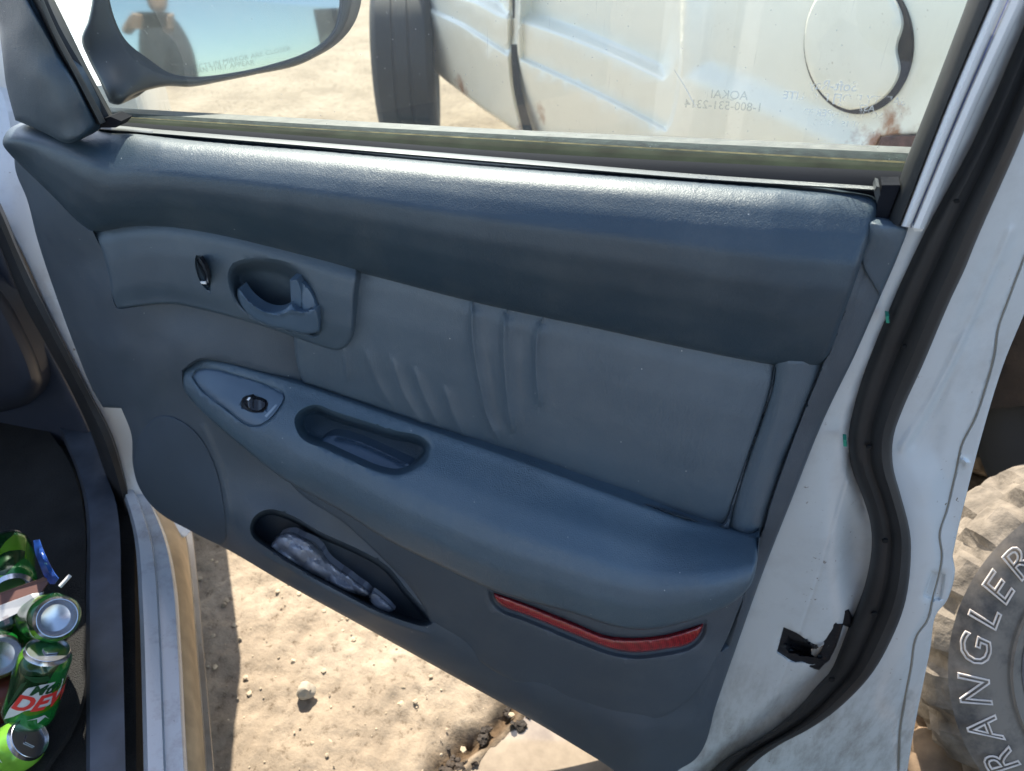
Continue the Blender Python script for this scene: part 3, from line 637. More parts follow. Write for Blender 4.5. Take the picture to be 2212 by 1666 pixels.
plate = relief('switch_plate', [(417, 815), (424, 802), (448, 797), (513, 812), (580, 834), (612, 851), (614, 861), (605, 879), (581, 908), (564, 918), (547, 920), (532, 915), (490, 884), (434, 839)], lambda q: ARM(q)+.0012, PLATE, armrest, step=9, edge=(4, .002), skirt=.004,
               dents=[([(520, 868), (526, 857), (540, 853), (565, 858), (580, 866), (580, 878), (570, 889), (555, 893), (530, 886), (521, 878)], .004, 3)])
relief('window_switch', [(525, 868), (531, 860), (541, 857), (563, 862), (575, 869), (574, 878), (566, 886), (554, 889), (534, 882)], lambda q: ARM(q)+.0005-.0035*np.exp(-((q[:, 0]-540)/9)**2)-.0015*np.exp(-((q[:, 0]-566)/6)**2), BLACKGLOSS, plate, step=4, edge=(3, .002), skirt=.006)
relief('switch_recess', [(519, 868), (525, 857), (540, 852), (566, 857), (581, 866), (581, 878), (571, 890), (555, 894), (530, 887), (520, 878)], lambda q: ARM(q)+.0028, basic('switch_well_black', (.006, .006, .007), .6), plate, step=5, skirt=.003)
relief('switch_mark', [(533, 864), (537, 859), (541, 860), (537, 866)], lambda q: ARM(q)-.0035, WHITEMARK, plate, step=4, skirt=.001)
relief('switch_lettering', [(571, 899), (595, 874), (599, 876), (576, 902)], lambda q: ARM(q)+.0008, basic('pale_blue_print', (.22, .28, .34), .5), plate, step=4, skirt=.0005)
CUPF = lambda q: ARM(q)+.062-.004
relief('rubber_mat', [(690, 955), (700, 944), (722, 938), (770, 950), (830, 976), (888, 1002), (890, 1014), (862, 1024), (826, 1016), (760, 990), (704, 966)], lambda q: ARM(q)+.041, PLATE, armrest, step=8, edge=(5, .003), skirt=.012,
       ridges=[([(722, 948), (770, 958), (830, 984), (880, 1008)], 3, .003)])

# ---- speaker grille
spk = [(288, 1000), (297, 950), (318, 915), (342, 898), (368, 898), (398, 912), (430, 940), (455, 980), (474, 1030), (484, 1085), (490, 1140), (489, 1168), (480, 1178), (462, 1172), (410, 1146), (345, 1108), (306, 1062)]
relief('speaker_grille', spk, lambda q: TRIM(q)-.0025-.004*sstep(seg_dist(q, spk)/60), basic('navy_speaker_cloth', (.040, .056, .074), .75, bump=.35, bscale=1500, bdist=.0005), car, step=11, edge=(6, .0045), skirt=.006)

# ---- upper pad
pad_out = [(8, 296), (25, 275), (60, 262), (100, 262), (150, 265), (200, 270), (245, 282), (300, 289), (400, 301), (700, 326), (1100, 361), (1500, 392), (1780, 413), (1860, 418), (1888, 426), (1897, 442), (1890, 475), (1868, 545), (1842, 625), (1815, 700), (1792, 765), (1778, 785),
           (1755, 795), (1725, 796), (1680, 790), (1500, 756), (1300, 712), (1020, 652), (770, 587), (700, 567), (550, 531), (440, 506), (340, 491), (290, 489), (240, 496), (212, 502), (190, 497), (165, 476), (110, 420), (60, 372), (20, 332), (6, 312)]
pt = [(150, 262), (245, 282), (400, 301), (700, 326), (1100, 361), (1500, 392), (1860, 418)]
pb = [(205, 500), (290, 489), (440, 506), (700, 567), (1020, 652), (1300, 712), (1680, 790)]
pad_c = prof_ctrl(pt, pb, [(0, .018), (.05, .004), (.12, -.012), (.25, -.030), (.42, -.042), (.62, -.047), (.85, -.043), (1, -.034)], 9)
pad_c += [(60, 262, .02), (8, 300, .035), (30, 290, .02), (60, 372, .01), (110, 420, -.006), (90, 320, -.004), (150, 380, -.018), (150, 420, -.02), (190, 480, -.03), (1885, 440, .004), (1860, 560, -.020), (1840, 480, -.018), (1815, 690, -.026), (1780, 770, -.026), (1760, 700, -.038), (1740, 790, -.028)]
PAD = field([(-10, 270), (60, 258), (150, 262), (245, 282), (400, 301), (700, 326), (1100, 361), (1500, 392), (1895, 420)], [(-10, 345), (40, 355), (120, 430), (200, 502), (290, 489), (440, 506), (700, 567), (1020, 652), (1300, 712), (1680, 790), (1800, 795)],
            [(-.1, .036), (0, .022), (.05, .006), (.12, -.008), (.25, -.024), (.40, -.038), (.55, -.041), (.72, -.036), (.88, -.024), (1, -.010), (1.1, .0)],
            base=([0, .05, .12, .2, .9, .96, 1], [.045, .035, .012, .0, .0, .006, .014]))
pad = relief('upper_pad', pad_out, PAD, VIN, car, step=11, edge=(15, .013), skirt=.03, sharp=60)

trim = relief('trim_panel', trim_out, TRIM, HARD2, car, step=13, edge=(9, .006), skirt=.03,
              dents=[(ins_out, .03, 10), (strip_out, .03, 8), (bez_out[:], .025, 8), (arm_out, .03, 14), (pad_out, .03, 14), ([(1000, 1250), (1600, 1200), (1612, 1260), (1580, 1400), (1500, 1440), (1300, 1450), (1060, 1340)], .02, 20), ([(540, 1142), (548, 1117), (579, 1100), (625, 1111), (695, 1150), (778, 1188), (836, 1222), (880, 1274), (920, 1320), (940, 1344), (922, 1353), (885, 1346), (819, 1322), (736, 1280), (654, 1235), (571, 1181), (545, 1160)], .055, 12)],
              ridges=[([(432, 912), (455, 960), (478, 1020), (492, 1090), (498, 1150)], 7, -.003), ([(1716, 810), (1660, 960), (1600, 1110)], 14, -.003), ([(560, 1195), (700, 1270), (850, 1345), (935, 1372)], 6, -.002),
                      ([(1745, 800), (1700, 940), (1650, 1080), (1640, 1170), (1600, 1290), (1550, 1420), (1500, 1560)], 5, .002), ([(1905, 500), (1845, 660), (1780, 800)], 6, .0018)])


# ---- belt line: mouldings and seals
band('belt_moulding', [(330, 279), (700, 309), (1100, 342), (1500, 376), (1896, 403)], [(330, 291), (700, 322), (1100, 356), (1500, 389), (1896, 413)],
     [(0, .044), (.2, .034), (.7, .026), (.88, .027), (1, .036)], MOULD, car, n=60)
band('belt_moulding', [(205, 268), (260, 272), (331, 279)], [(215, 282), (260, 285), (331, 291)], [(0, .044), (.4, .030), (.8, .027), (1, .036)], MOULD, car, n=12)
prism('moulding_cap', [P(1893, 402, .012), P(1900, 405, .014), P(1902, 425, .018), P(1896, 450, .024), P(1888, 415, .024)], (0, 1, 0), .02, MOULD, car)
band('inner_belt_seal', [(240, 262), (700, 297), (1100, 328), (1500, 350), (1955, 371)], [(240, 276), (700, 312), (1100, 345), (1500, 379), (1945, 408)],
     [(0, .065), (.15, .060), (.5, .052), (1, .046)], SEALDK, car, n=50)
band('inner_belt_seal', [(236, 275), (700, 312), (1100, 345), (1500, 379), (1945, 406)], [(236, 300), (700, 335), (1100, 370), (1500, 402), (1920, 480)],
     [(0, .0465), (1, .040)], SEALDK, car, n=50)
band('outer_belt_seal', [(236, 232), (300, 236), (700, 258), (1100, 280), (1500, 298), (1975, 318)], [(240, 242), (300, 246), (700, 270), (1100, 291), (1500, 310), (1965, 331)],
     [(0, .150), (.4, .136), (.8, .126), (1, .120)], GREYSEAL, car, n=60)
def wobf(s, t): return np.array([.0012*noise.noise(Vector((x*60, t*3, 1.7))) for x in s])
band('outer_belt_seal', [(240, 242), (300, 246), (700, 270), (1100, 291), (1500, 310), (1965, 331)], [(240, 252), (700, 279), (1100, 302), (1500, 325), (1960, 350)],
     [(0, .120), (.15, .110), (.7, .098), (1, .094)], DIRTYSEAL, car, n=120, wob=wobf)
band('dust_line', [(240, 251), (700, 278.5), (1100, 301), (1500, 324), (1960, 349)], [(240, 253), (700, 281.5), (1100, 304.5), (1500, 328), (1960, 354)], [(0, .0915), (1, .089)], YELLOWDIRT, car, n=120, wob=wobf)
band('glass_channel', [(238, 252), (700, 281), (1100, 304), (1500, 327), (1960, 353)], [(238, 264), (700, 298), (1100, 329), (1500, 351), (1957, 372)],
     [(0, .089), (.5, .076), (1, .066)], basic('green_reflection_channel', (.014, .019, .011), .9, spec=.1, vary=.4, vscale=30), car, n=40)  # dark green paints the glass edge's reflection into the colour

# ---- window glass with its etched marks
glass_out = [(60, -60), (108, 0), (240, 255), (700, 284), (1100, 308), (1500, 331), (1953, 356), (2105, 0), (2135, -60)]
gv = DOOR.at(glass_out, .078); ng = len(gv)
glass = mesh('window_glass', gv, [tuple(range(ng))], GLASS, car, False)
def on_door(px, py, y, ang=0, mirror=False, sx=1.0):
    o = P(px, py, y); d = P(px+10, py+10*tan(ang), y)-o; u = d/np.linalg.norm(d)
    v = np.cross(u, np.array([0, 1.0, 0])); v = -v if v[2] < 0 else v
    k = -1 if mirror else 1
    return lambda a, b, c: o+u*a*k*sx+v*b+np.array([0, -1, 0])*c
for s, px, py, sz, mt, shf in (('AQKAI', 1575, 206, .0115, ETCHG, 0), ('1-800-531-2314', 1562, 229, .0115, ETCHG, 0),
                              ('Soft-Ray', 1800, 186, .0125, ETCH, 0), ('SAFETY [LOF] FLO-LITE', 1822, 213, .0105, ETCH, 0), ('AS2  M60', 1848, 233, .0085, ETCH, 0),
                              ('SOLID TEMPERED', 1820, 247, .0090, ETCH, 0), ('1', 1870, 260, .0085, ETCH, 0), ('DOT 15   M60C', 1818, 268, .0075, ETCH, 0)):
    text_obj('glass_marking', s, sz, on_door(px, py, .0765, radians(3.2), True), mt, glass, bold=.0001)
# scratch in the glass
band('glass_scratch', [(1455, 150), (1480, 190), (1493, 215), (1503, 232)], [(1456.2, 150), (1481.5, 190), (1494.5, 215), (1504, 232)], [(0, .0765), (1, .0765)], WHITEMARK, glass, n=12)
for k in range(26):
    x, y = random.uniform(150, 1400), random.uniform(10, 230)
    if x < 260+y*.2: continue
    a = random.uniform(-1.4, -.2); L_ = random.uniform(4, 14)
    band('glass_scratch', [(x, y), (x+L_*cos(a), y-L_*sin(a))], [(x+.5, y+.5), (x+L_*cos(a)+.5, y-L_*sin(a)+.5)], [(0, .0765), (1, .0765)], ETCH, glass, n=3, smooth=False)

# ---- window frame and the run channel
band('window_frame', [(2113, -60), (1997, 245), (1903, 482)], [(2170, -60), (2050, 220), (1946, 488)], [(0, .10), (.08, .03), (.5, .010), (.9, .004), (1, .012)], RUBBER, car, n=20)
band('window_frame', [(2169, -60), (2049, 220), (1945, 488)], [(2202, -60), (2080, 220), (1967, 492)], [(0, .012), (.15, .003), (.5, .0), (.85, .003), (1, .010)], WHITEC, car, n=20)
band('window_frame', [(2202, -60), (2080, 220), (1967, 492)], [(2206, -60), (2083, 220), (1969, 492)], [(0, .011), (1, .011)], LINE, car, n=20)
band('window_frame', [(2206, -60), (2083, 220), (1969, 492)], [(2245, -60), (2114, 220), (1996, 496)], [(0, .010), (.15, .0), (.6, -.003), (.9, .004), (1, .016)], WHITEC, car, n=20)
prism('frame_foot', [P(1969, 488, .004), P(1996, 492, .004), P(1992, 500, .006), P(1975, 500, .006)], (0, 1, 0), .02, WHITEC, car)
relief('trim_corner', [(1878, 478), (1905, 484), (1962, 493), (1955, 515), (1935, 560), (1900, 640), (1860, 560), (1870, 520)], lambda q: TRIM(q)-.003, HARD, car, step=10, edge=(6, .004), skirt=.01)
band('window_frame', [(62, -60), (105, 60), (160, 170), (212, 270)], [(78, -60), (133, 60), (185, 150), (243, 258)], [(0, .0), (.15, -.004), (.5, .004), (.55, .018), (.9, .022), (1, .03)], RUBBER, car, n=20)
band('window_frame', [(40, -80), (90, 60), (150, 170), (200, 262)], [(62, -60), (105, 60), (160, 170), (212, 270)], [(0, .02), (1, .0)], RUBBER, car, n=20)
band('window_frame', [(75, -60), (128, 55), (180, 150), (238, 262)], [(88, -60), (150, 65), (190, 148), (248, 255)], [(0, .028), (.5, .06), (1, .10)], RUBBER, car, n=20)
prism('seal_corner', [P(205, 262, .012), P(238, 252, .012), P(262, 262, .014), P(250, 276, .014), P(214, 276, .012)], (0, 1, 0), .02, SEALDK, car)
# rear upright run channel below the belt
prism('run_channel', [P(1905, 400, .018), P(1945, 400, .018), P(1915, 478, .018), P(1888, 480, .018)], (0, 1, 0), .02, SEALDK, car)

# ---- sail trim (inside cover of the mirror)
sail_out = [(-60, -70), (20, -70), (40, -50), (62, 0), (95, 58), (130, 119), (160, 172), (185, 221), (205, 256), (212, 270), (204, 278), (186, 294), (163, 307), (148, 310), (132, 306), (107, 293), (65, 273), (33, 260), (22, 220), (13, 182), (4, 110), (-8, 40)]
relief('sail_trim', sail_out, tps([(33, 260, .02), (107, 293, -.012), (148, 310, -.028), (186, 294, -.02), (212, 270, -.004), (130, 119, -.004), (62, 0, .0), (13, 182, .03), (0, 60, .04), (80, 160, -.014), (130, 240, -.024), (50, 60, .004), (-40, -60, .04)], 1e-3), VIN, car, step=12, edge=(12, .012), skirt=.02)

# ---- weatherstrip
ws_l = [(2260, -60), (2212, 55), (2100, 308), (1997, 496), (1960, 570), (1925, 650), (1868, 790), (1842, 880), (1831, 950), (1839, 1010), (1864, 1075), (1880, 1130), (1883, 1180), (1872, 1250), (1855, 1303), (1836, 1347), (1816, 1399), (1794, 1450), (1762, 1485), (1733, 1520), (1690, 1560), (1645, 1592), (1560, 1645), (1500, 1700), (1460, 1740)]
ws_r = [(2330, -60), (2290, 80), (2212, 285), (2105, 530), (2085, 580), (2050, 655), (1992, 792), (1950, 885), (1930, 945), (1929, 1005), (1946, 1070), (1966, 1150), (1968, 1200), (1956, 1300), (1930, 1372), (1880, 1460), (1800, 1540), (1740, 1580), (1690, 1606), (1640, 1640), (1590, 1690), (1560, 1720), (1540, 1740)]
wa = resample(smooth_poly(ws_l, False), 110); wb = resample(smooth_poly(ws_r, False), 110)
def wsoff(s, k, t):
    n_ = len(s); mid = resample((wa+wb)/2, n_); b_ = SH(mid); b_ = np.where(mid[:, 1] < 560, np.interp(mid[:, 1], [-60, 560], [.03, .045]), b_)
    return b_+k
# match edges pointwise so the band runs square to its length
Vw = []; prof = [(0, .048), (.04, .034), (.14, .024), (.30, .021), (.42, .025), (.50, .026), (.60, .018), (.76, .014), (.92, .022), (.98, .034), (1, .058)]
for t, k in prof: Vw.append(DOOR.at(wa*(1-t)+wb*t, k))
Vw = np.vstack(Vw); Fw = [(i*110+j, i*110+j+1, (i+1)*110+j+1, (i+1)*110+j) for i in range(len(prof)-1) for j in range(109)]
ws = mesh('weatherstrip', Vw, Fw, RUBBER, car, sharp=60)
for px, py in ((2067, 436), (1956, 750), (1877, 967), (1912, 1170), (1889, 1328), (1797, 1470)):
    o = P(px, py, .0); 
    q = [(px+7.5*cos(a)*.9, py+3.6*sin(a)) for a in np.linspace(0, 2*pi, 12, endpoint=False)]
    relief('vent_slit', q, .0185, basic('slit_black', (.002, .002, .002), .9), ws, step=4, skirt=.003)
for px, py in ((1917, 690), (1825, 957)):
    relief('green_clip', [(px-4, py-7), (px+4, py-6), (px+2, py), (px+5, py+8), (px-3, py+8)], .010, GREENCLIP, shell, step=4, skirt=.01)

# ---- side mirror
mir_c = PD(300, 0, 1)                                # (only a direction)
MY = .15
mo = [(205, -60), (199, 0), (190, 45), (176, 85), (190, 125), (215, 175), (236, 222), (256, 227), (290, 206), (326, 193), (360, 187), (412, 188), (480, 176), (549, 162), (652, 138), (712, 102), (745, 62), (760, 20), (762, -20), (740, -80), (680, -130), (560, -170), (420, -170), (300, -130), (230, -100)]
mi = [(231, -40), (237, 0), (248, 42), (275, 103), (309, 137), (360, 159), (412, 166), (515, 155), (600, 135), (655, 116), (700, 90), (722, 64), (733, 30), (735, -10), (715, -65), (660, -110), (560, -145), (430, -145), (320, -115), (255, -80)]
RS = 1.9; m0 = P(318, 40, .235); sc = m0+(m0-CAMC)/np.linalg.norm(m0-CAMC)*RS
def sph(q):
    r = rays(q); r = r/np.linalg.norm(r, axis=1)[:, None]; oc_ = CAMC-sc; bq = r @ oc_; cq = oc_ @ oc_-RS*RS
    t = -bq-np.sqrt(np.maximum(0, bq*bq-cq)); return CAMC+r*t[:, None]
def MIRC(q):
    q = np.asarray(q, float); y = sph(q)[:, 1]-.006; w = np.exp(-(np.hypot(q[:, 0]-235, q[:, 1]-222)/75)**2)
    return y*(1-w)+.125*w
mhous = basic('dark_grey_mirror_housing', (.022, .022, .022), .35, vary=.3, vscale=14)
mirror = relief('side_mirror', mo, MIRC, mhous, car, step=13, holes=[mi], edge=(8, .008), hole_edge=(6, .006), skirt=.03)
# rounded outer shell behind the ring
oc = DOOR.at(smooth_poly(mo), MIRC(smooth_poly(mo))+.012); cen = oc.mean(0)
Vs = []; nn = len(oc)
for k in range(7):
    a = k/6*pi/2; Vs += [cen+(p-cen)*max(cos(a), .02)+np.array([0, .12*sin(a), 0])*min(1, np.linalg.norm(p-cen)*9) for p in oc]
mesh('mirror_shell', Vs, [(i*nn+j, i*nn+(j+1) % nn, (i+1)*nn+(j+1) % nn, (i+1)*nn+j) for i in range(6) for j in range(nn)], metal_paint('white_mirror_shell', (.7, .7, .68), amount=.1), mirror)
# convex glass: a piece of a large sphere whose centre lies behind the pane
mi2 = smooth_poly([(a+(a-480)*.02, b_+(b_-0)*.03) for a, b_ in mi])
gxx, gyy = np.meshgrid(np.arange(220, 750, 9.), np.arange(-150, 175, 9.)); gp = np.c_[gxx.ravel(), gyy.ravel()]; gp = gp[inside(gp, mi2) & (seg_dist(gp, mi2) > 4)]
ap = np.vstack([mi2, gp]); rr_ = delaunay_2d_cdt([Vector(map(float, p)) for p in ap], [(i, (i+1) % len(mi2)) for i in range(len(mi2))], [], 0, 1e-4)
v2 = np.array([(v.x, v.y) for v in rr_[0]]); tt_ = [tuple(f) for f in rr_[2] if inside(v2[list(f)].mean(0)[None], mi2)[0]]
V_ = sph(v2); nr = (V_-sc)/np.linalg.norm(V_-sc, axis=1)[:, None]
mg = mesh('mirror_glass', V_, tt_, MIRROR, mirror, sharp=180)
def on_sph(px, py, ang):
    def f(a, b_, c):
        q = np.array([[px+a*cos(ang)+b_*sin(ang), py+a*sin(ang)-b_*cos(ang)]]); p = sph(q)[0]; return p+(CAMC-p)/np.linalg.norm(CAMC-p)*.00012
    return f
for s, px, py, an in (('OBJECTS IN MIRROR ARE CLOSER', 512, 128, -.20), ('THAN THEY APPEAR', 478, 146, -.16)):
    text_obj('mirror_lettering', s, 15, on_sph(px, py, an), ETCHG, mirror, spacing=1.05)

# ================================================================== car body beside the hinge, sill and interior
def carp(along, out, z): return np.array([HX, HY, 0])+LDIR*along+ODIR*out+np.array([0, 0, z])
BODYW = metal_paint('white_body_paint', (.66, .66, .64), (.2, .13, .08), .4)
# jamb (white wedge beside the pillar seal) and rusty hinge corner
relief('hinge_pillar', [(-60, 150), (0, 190), (18, 240), (30, 300), (70, 370), (120, 440), (180, 640), (250, 800), (300, 860), (330, 1080), (400, 1160), (330, 1200), (262, 1060), (225, 930), (199, 860), (150, 762), (103, 668), (34, 520), (-20, 430), (-60, 330)], tps([(-60, 150, .35), (-60, 330, .24), (34, 520, .16), (70, 370, .25), (103, 668, .13), (199, 860, .10), (250, 800, .14), (300, 1000, .10), (262, 1060, .06), (400, 1160, .05), (330, 1200, .02)], 1e-3), BODYW, car, step=20, edge=(5, .002), skirt=.02)
band('pillar_seal', [(-60, 420), (0, 533), (51, 657), (100, 745), (151, 839), (196, 935), (226, 1020), (246, 1084), (254, 1150), (260, 1250), (266, 1400), (272, 1700)],
     [(-60, 330), (0, 437), (38, 525), (107, 668), (158, 770), (203, 852), (244, 930), (270, 1010), (288, 1084), (297, 1170), (302, 1300), (306, 1450), (311, 1700)],
     [(0, .06), (.2, .045), (.5, .035), (.8, .045), (1, .09)], RUBBER, car, n=50,
     wob=lambda s, t: np.interp(s, [0, .4, .62, .7, 1], [.10, .04, .0, -.04, -.30]))
# sill: horizontal strips
SZ = zplane(.33)
def zband(name, l_, r_, prof, mat, par=car, n=40, z=0.0): return band(name, l_, r_, prof, mat, par, n=n, plane=Plane((0, 0, z), (0, 0, -1)))
zband('door_sill', [(240, 1000), (262, 1060), (288, 1150), (300, 1300), (306, 1480), (311, 1700)], [(330, 1090), (360, 1160), (380, 1250), (392, 1400), (400, 1560), (408, 1700)],
      [(0, -.335), (.1, -.345), (.45, -.343), (.5, -.334), (.9, -.333), (.97, -.328), (1, -.315)], SILLP)
zband('door_sill', [(330, 1090), (360, 1160), (380, 1250), (392, 1400), (400, 1560), (408, 1700)], [(378, 1090), (400, 1160), (412, 1250), (424, 1400), (437, 1560), (446, 1700)],
      [(0, -.315), (.5, -.30), (1, -.25)], basic('ochre_bounce_flange', (.42, .30, .17), .6, vary=.3, vscale=20))  # ochre is warm bounce light painted into the flange colour
zband('door_sill', [(378, 1090), (400, 1160), (412, 1250), (424, 1400), (437, 1560), (446, 1700)], [(405, 1090), (417, 1158), (427, 1250), (440, 1400), (454, 1560), (466, 1700)],
      [(0, -.25), (.2, -.24), (.9, -.235), (1, -.2)], BROWNSILL)
zband('sill_trim', [(30, 880), (100, 900), (150, 980), (182, 1084), (186, 1300), (186, 1700)], [(150, 839), (196, 935), (226, 1020), (250, 1084), (262, 1300), (272, 1700)],
      [(0, -.33), (.1, -.35), (.5, -.352), (1, -.35)], basic('scuffed_navy_sill_trim', (.045, .056, .075), .5, bump=.3, bscale=60, vary=.35, vscale=18, bdist=.001))
# kick panel: upper navy interior side and dash end
kick = Plane(carp(0, -.12, 0), -ODIR)
relief('kick_panel', [(-200, 380), (-60, 400), (0, 520), (51, 650), (100, 740), (151, 835), (200, 940), (220, 1030), (190, 1090), (100, 1080), (-200, 1000)], .17, basic('navy_kick_panel', (.030, .037, .055), .55, bump=.2, bscale=300, vscale=7), car, step=25, edge=(20, .015), skirt=.03)
relief('glove_box', [(-250, 560), (-40, 590), (10, 640), (55, 720), (88, 800), (92, 830), (70, 866), (30, 884), (-40, 896), (-250, 900)], .10, basic('navy_dash_plastic', (.022, .027, .040), .5), car, step=20, edge=(45, .05), skirt=.05)
FLZ = .30
carpet = basic('dark_carpet', (.016, .016, .015), .95, bump=.8, bscale=400, vary=.4, vscale=15, bdist=.004)
c_ = [carp(a, o_, FLZ) for a, o_ in ((1.0, -.09), (1.0, -1.3), (-.9, -1.3), (-.9, -.09))]
prism('cabin_floor', c_, (0, 0, -1), .04, carpet, car)
relief('floor_carpet', [(-160, 900), (60, 900), (140, 980), (178, 1090), (184, 1300), (186, 1420), (180, 1500), (150, 1580), (110, 1640), (60, 1720), (-160, 1720)], tps([(-100, 900, -.32), (100, 1000, -.325), (150, 1100, -.325), (182, 1300, -.33), (140, 1300, -.312), (170, 1540, -.33), (100, 1600, -.318), (0, 1300, -.303), (-100, 1600, -.303), (60, 1700, -.33)]), carpet, car, step=16, skirt=.01, plane=Plane((0, 0, 0), (0, 0, -1)))
# bulk of the body, off frame except for the shade it throws
def cbox(name, a0, a1, o0, o1, z0, z1, mat, bev=.03):
    c = (carp(a0, o0, z0)+carp(a1, o1, z1))/2
    return bevel_box(name, c, LDIR*(a1-a0)/2, ODIR*(o1-o0)/2, np.array([0, 0, (z1-z0)/2]), mat, car, bev)
cbox('front_fender', .34, 1.7, -.05, .10, .42, 1.0, BODYW, .03)
cbox('bonnet', .50, 1.7, -1.7, -.04, .8, 1.06, BODYW, .06)
cbox('firewall', .62, .72, -1.55, -.15, .3, .95, DARKP, .02)
cbox('dashboard', .22, .60, -1.5, -.30, .60, .98, basic('navy_dash_top', (.03, .036, .05), .6), .05)
cbox('roof', -2.1, -.55, -1.45, -.22, 1.50, 1.56, BODYW, .03)
cbox('rear_door', -2.35, -1.35, -.14, -.02, .35, 1.05, BODYW, .04)
cbox('centre_pillar', -1.33, -1.22, -.20, -.06, .33, 1.52, BODYW, .03)
cbox('rear_quarter', -3.4, -2.37, -.2, .0, .35, 1.1, BODYW, .06)
cbox('seat', -1.15, -.7, -1.0, -.35, .34, .62, basic('grey_seat_cloth', (.05, .06, .08), .9), .06)
cbox('far_side', -2.3, .6, -1.66, -1.58, .3, 1.05, BODYW, .03)

# windscreen pillar running up from the fender to the roof
a_, b_ = carp(.35, -.2, 1.04), carp(-.55, -.28, 1.52); lathe('screen_pillar', a_, b_, [(0, .035), (np.linalg.norm(b_-a_), .035)], BODYW, car, 12)

# ================================================================== things on the floor
GREEN = None
m, n, l, b = new_mat('green_can_print'); GREEN = m
tc = n.new('ShaderNodeTexCoord')
v = n.new('ShaderNodeTexVoronoi'); v.inputs['Scale'].default_value = 26; mp = n.new('ShaderNodeMapping'); mp.inputs['Rotation'].default_value = (.4, .7, .3); mp.inputs['Scale'].default_value = (1, .55, 1); l.new(tc.outputs['Object'], mp.inputs[0]); l.new(mp.outputs[0], v.inputs['Vector'])
sc_ = n.new('ShaderNodeSeparateColor'); l.new(v.outputs['Color'], sc_.inputs[0])
rp = ramp(n, l, sc_.outputs[0], [(0, (.004, .035, .008)), (.28, (.008, .15, .02)), (.45, (.09, .25, .015)), (.62, (.014, .20, .035)), (.8, (.13, .32, .02)), (.95, (.5, .6, .5))]); rp.color_ramp.interpolation = 'CONSTANT'
l.new(rp.outputs[0], b.inputs['Base Color']); b.inputs['Roughness'].default_value = .22; b.inputs['Metallic'].default_value = .35; b.inputs['Coat Weight'].default_value = .5
GREENL = basic('light_green_can_print', (.20, .48, .05), .25, metal=.3, vary=.35, vscale=30)
ALU = basic('aluminium', (.50, .52, .55), .24, metal=1, vary=.06)
def can(label, a, b, body=GREEN, text=None):
    a, b = np.array(a), np.array(b); L_ = .122; d = (b-a)/np.linalg.norm(b-a); b = a+d*L_
    r = .033; cn = thing('drink_can', label, 'can', tuple((a+b)/2), 'empty drink cans on the car floor')
    lathe('can_body', a, b, [(.008, .0285), (.014, .032), (.018, r)]+[(.018+.0086*k, r) for k in range(1, 10)]+[(.104, r), (.109, .0322), (.115, .0285)], body, cn, 48, wob=.05)
    lathe('can_end', a, b, [(.0085, .0286), (.003, .0265), (.0, .0255), (.0, .0245), (.003, .0235), (.010, .018), (.013, .008), (.0135, 0.0001)], ALU, cn, 40)
    lathe('can_end', a, b, [(.1145, .0287), (.118, .0275), (.1215, .0272), (.122, .0265), (.1205, .0258), (.1165, .0245), (.1165, .0001)], ALU, cn, 40)
    o, dd, u, v_ = cyl_frame(a, b)
    tabc = a+d*.1175; e = [tabc+u*x+v_*y for x, y in ((-.006, -.004), (.006, -.004), (.008, .010), (.004, .014), (-.004, .014), (-.008, .010))]
    prism('pull_tab', e, d, .001, ALU, cn)
    return cn, a, d, r
def can_text(cn, a, d, r, s, size, along, colr, ang0=0, tilt=0, outline=0, shear=.2, lift=.0006, bold=0):
    """wraps lettering round the can, facing the camera"""
    c = a+d*.061; vc = CAMC-c; vc -= d*(vc @ d); vc /= np.linalg.norm(vc); side = np.cross(vc, d); sgn = 1 if side @ CAMR > 0 else -1
    def f(x, y, z):
        X = x*cos(tilt)-y*sin(tilt); Y = x*sin(tilt)+y*cos(tilt); t = sgn*(ang0+X/r)
        return a+d*(along+Y)*1.0+(vc*cos(t)+side*sin(t))*(r+.0006+lift+z)
    return text_obj('can_lettering', s, size, f, colr, cn, outline=outline, shear=shear, bold=bold, sub=3)
C1 = PD(56, 1560, 1.09); C1b = PD(114, 1368, 1.06)
cn, a, d, r = can('green can with white and red lettering, nearest the sill', C1, C1b)
side_t = 0
def can_patch(cn, a, d, r, pts, mat, lift):
    """flat printed shape wrapped on the can: pts = (angle offset in m, along in m)"""
    c = a+d*.061; vc = CAMC-c; vc -= d*(vc @ d); vc /= np.linalg.norm(vc); side = np.cross(vc, d); side = side*(1 if side @ CAMR > 0 else -1)
    pp = np.array(pts); n_ = 14; q = resample(pp, 44, True)
    r2 = delaunay_2d_cdt([Vector(map(float, p*1000)) for p in np.vstack([q, np.array([(x, y) for x in np.linspace(pp[:, 0].min(), pp[:, 0].max(), n_) for y in np.linspace(pp[:, 1].min(), pp[:, 1].max(), n_)])])], [(i, (i+1) % 44) for i in range(44)], [], 0, 1e-4)
    v2 = np.array([(v.x, v.y) for v in r2[0]])/1000; F = [tuple(f) for f in r2[2] if inside(v2[list(f)].mean(0)[None], q)[0]]
    V = [a+d*y+(vc*cos(x/r)+side*sin(x/r))*(r+.0006+lift) for x, y in v2]
    return mesh('can_print', V, F, mat, cn)
SILV = basic('silver_print', (.62, .66, .68), .3, metal=.3); DGREEN = basic('dark_green_print', (.006, .05, .016), .3); REDP = basic('red_print', (.55, .035, .03), .35)
can_patch(cn, a, d, r, [(-.026, .040), (-.010, .082), (.004, .090), (.016, .092), (.034, .092), (.036, .058), (.012, .050), (-.004, .048), (-.016, .034), (-.030, .020)], SILV, .0003)
can_patch(cn, a, d, r, [(-.034, .026), (-.020, .084), (-.012, .092), (-.024, .050)], DGREEN, .0002)
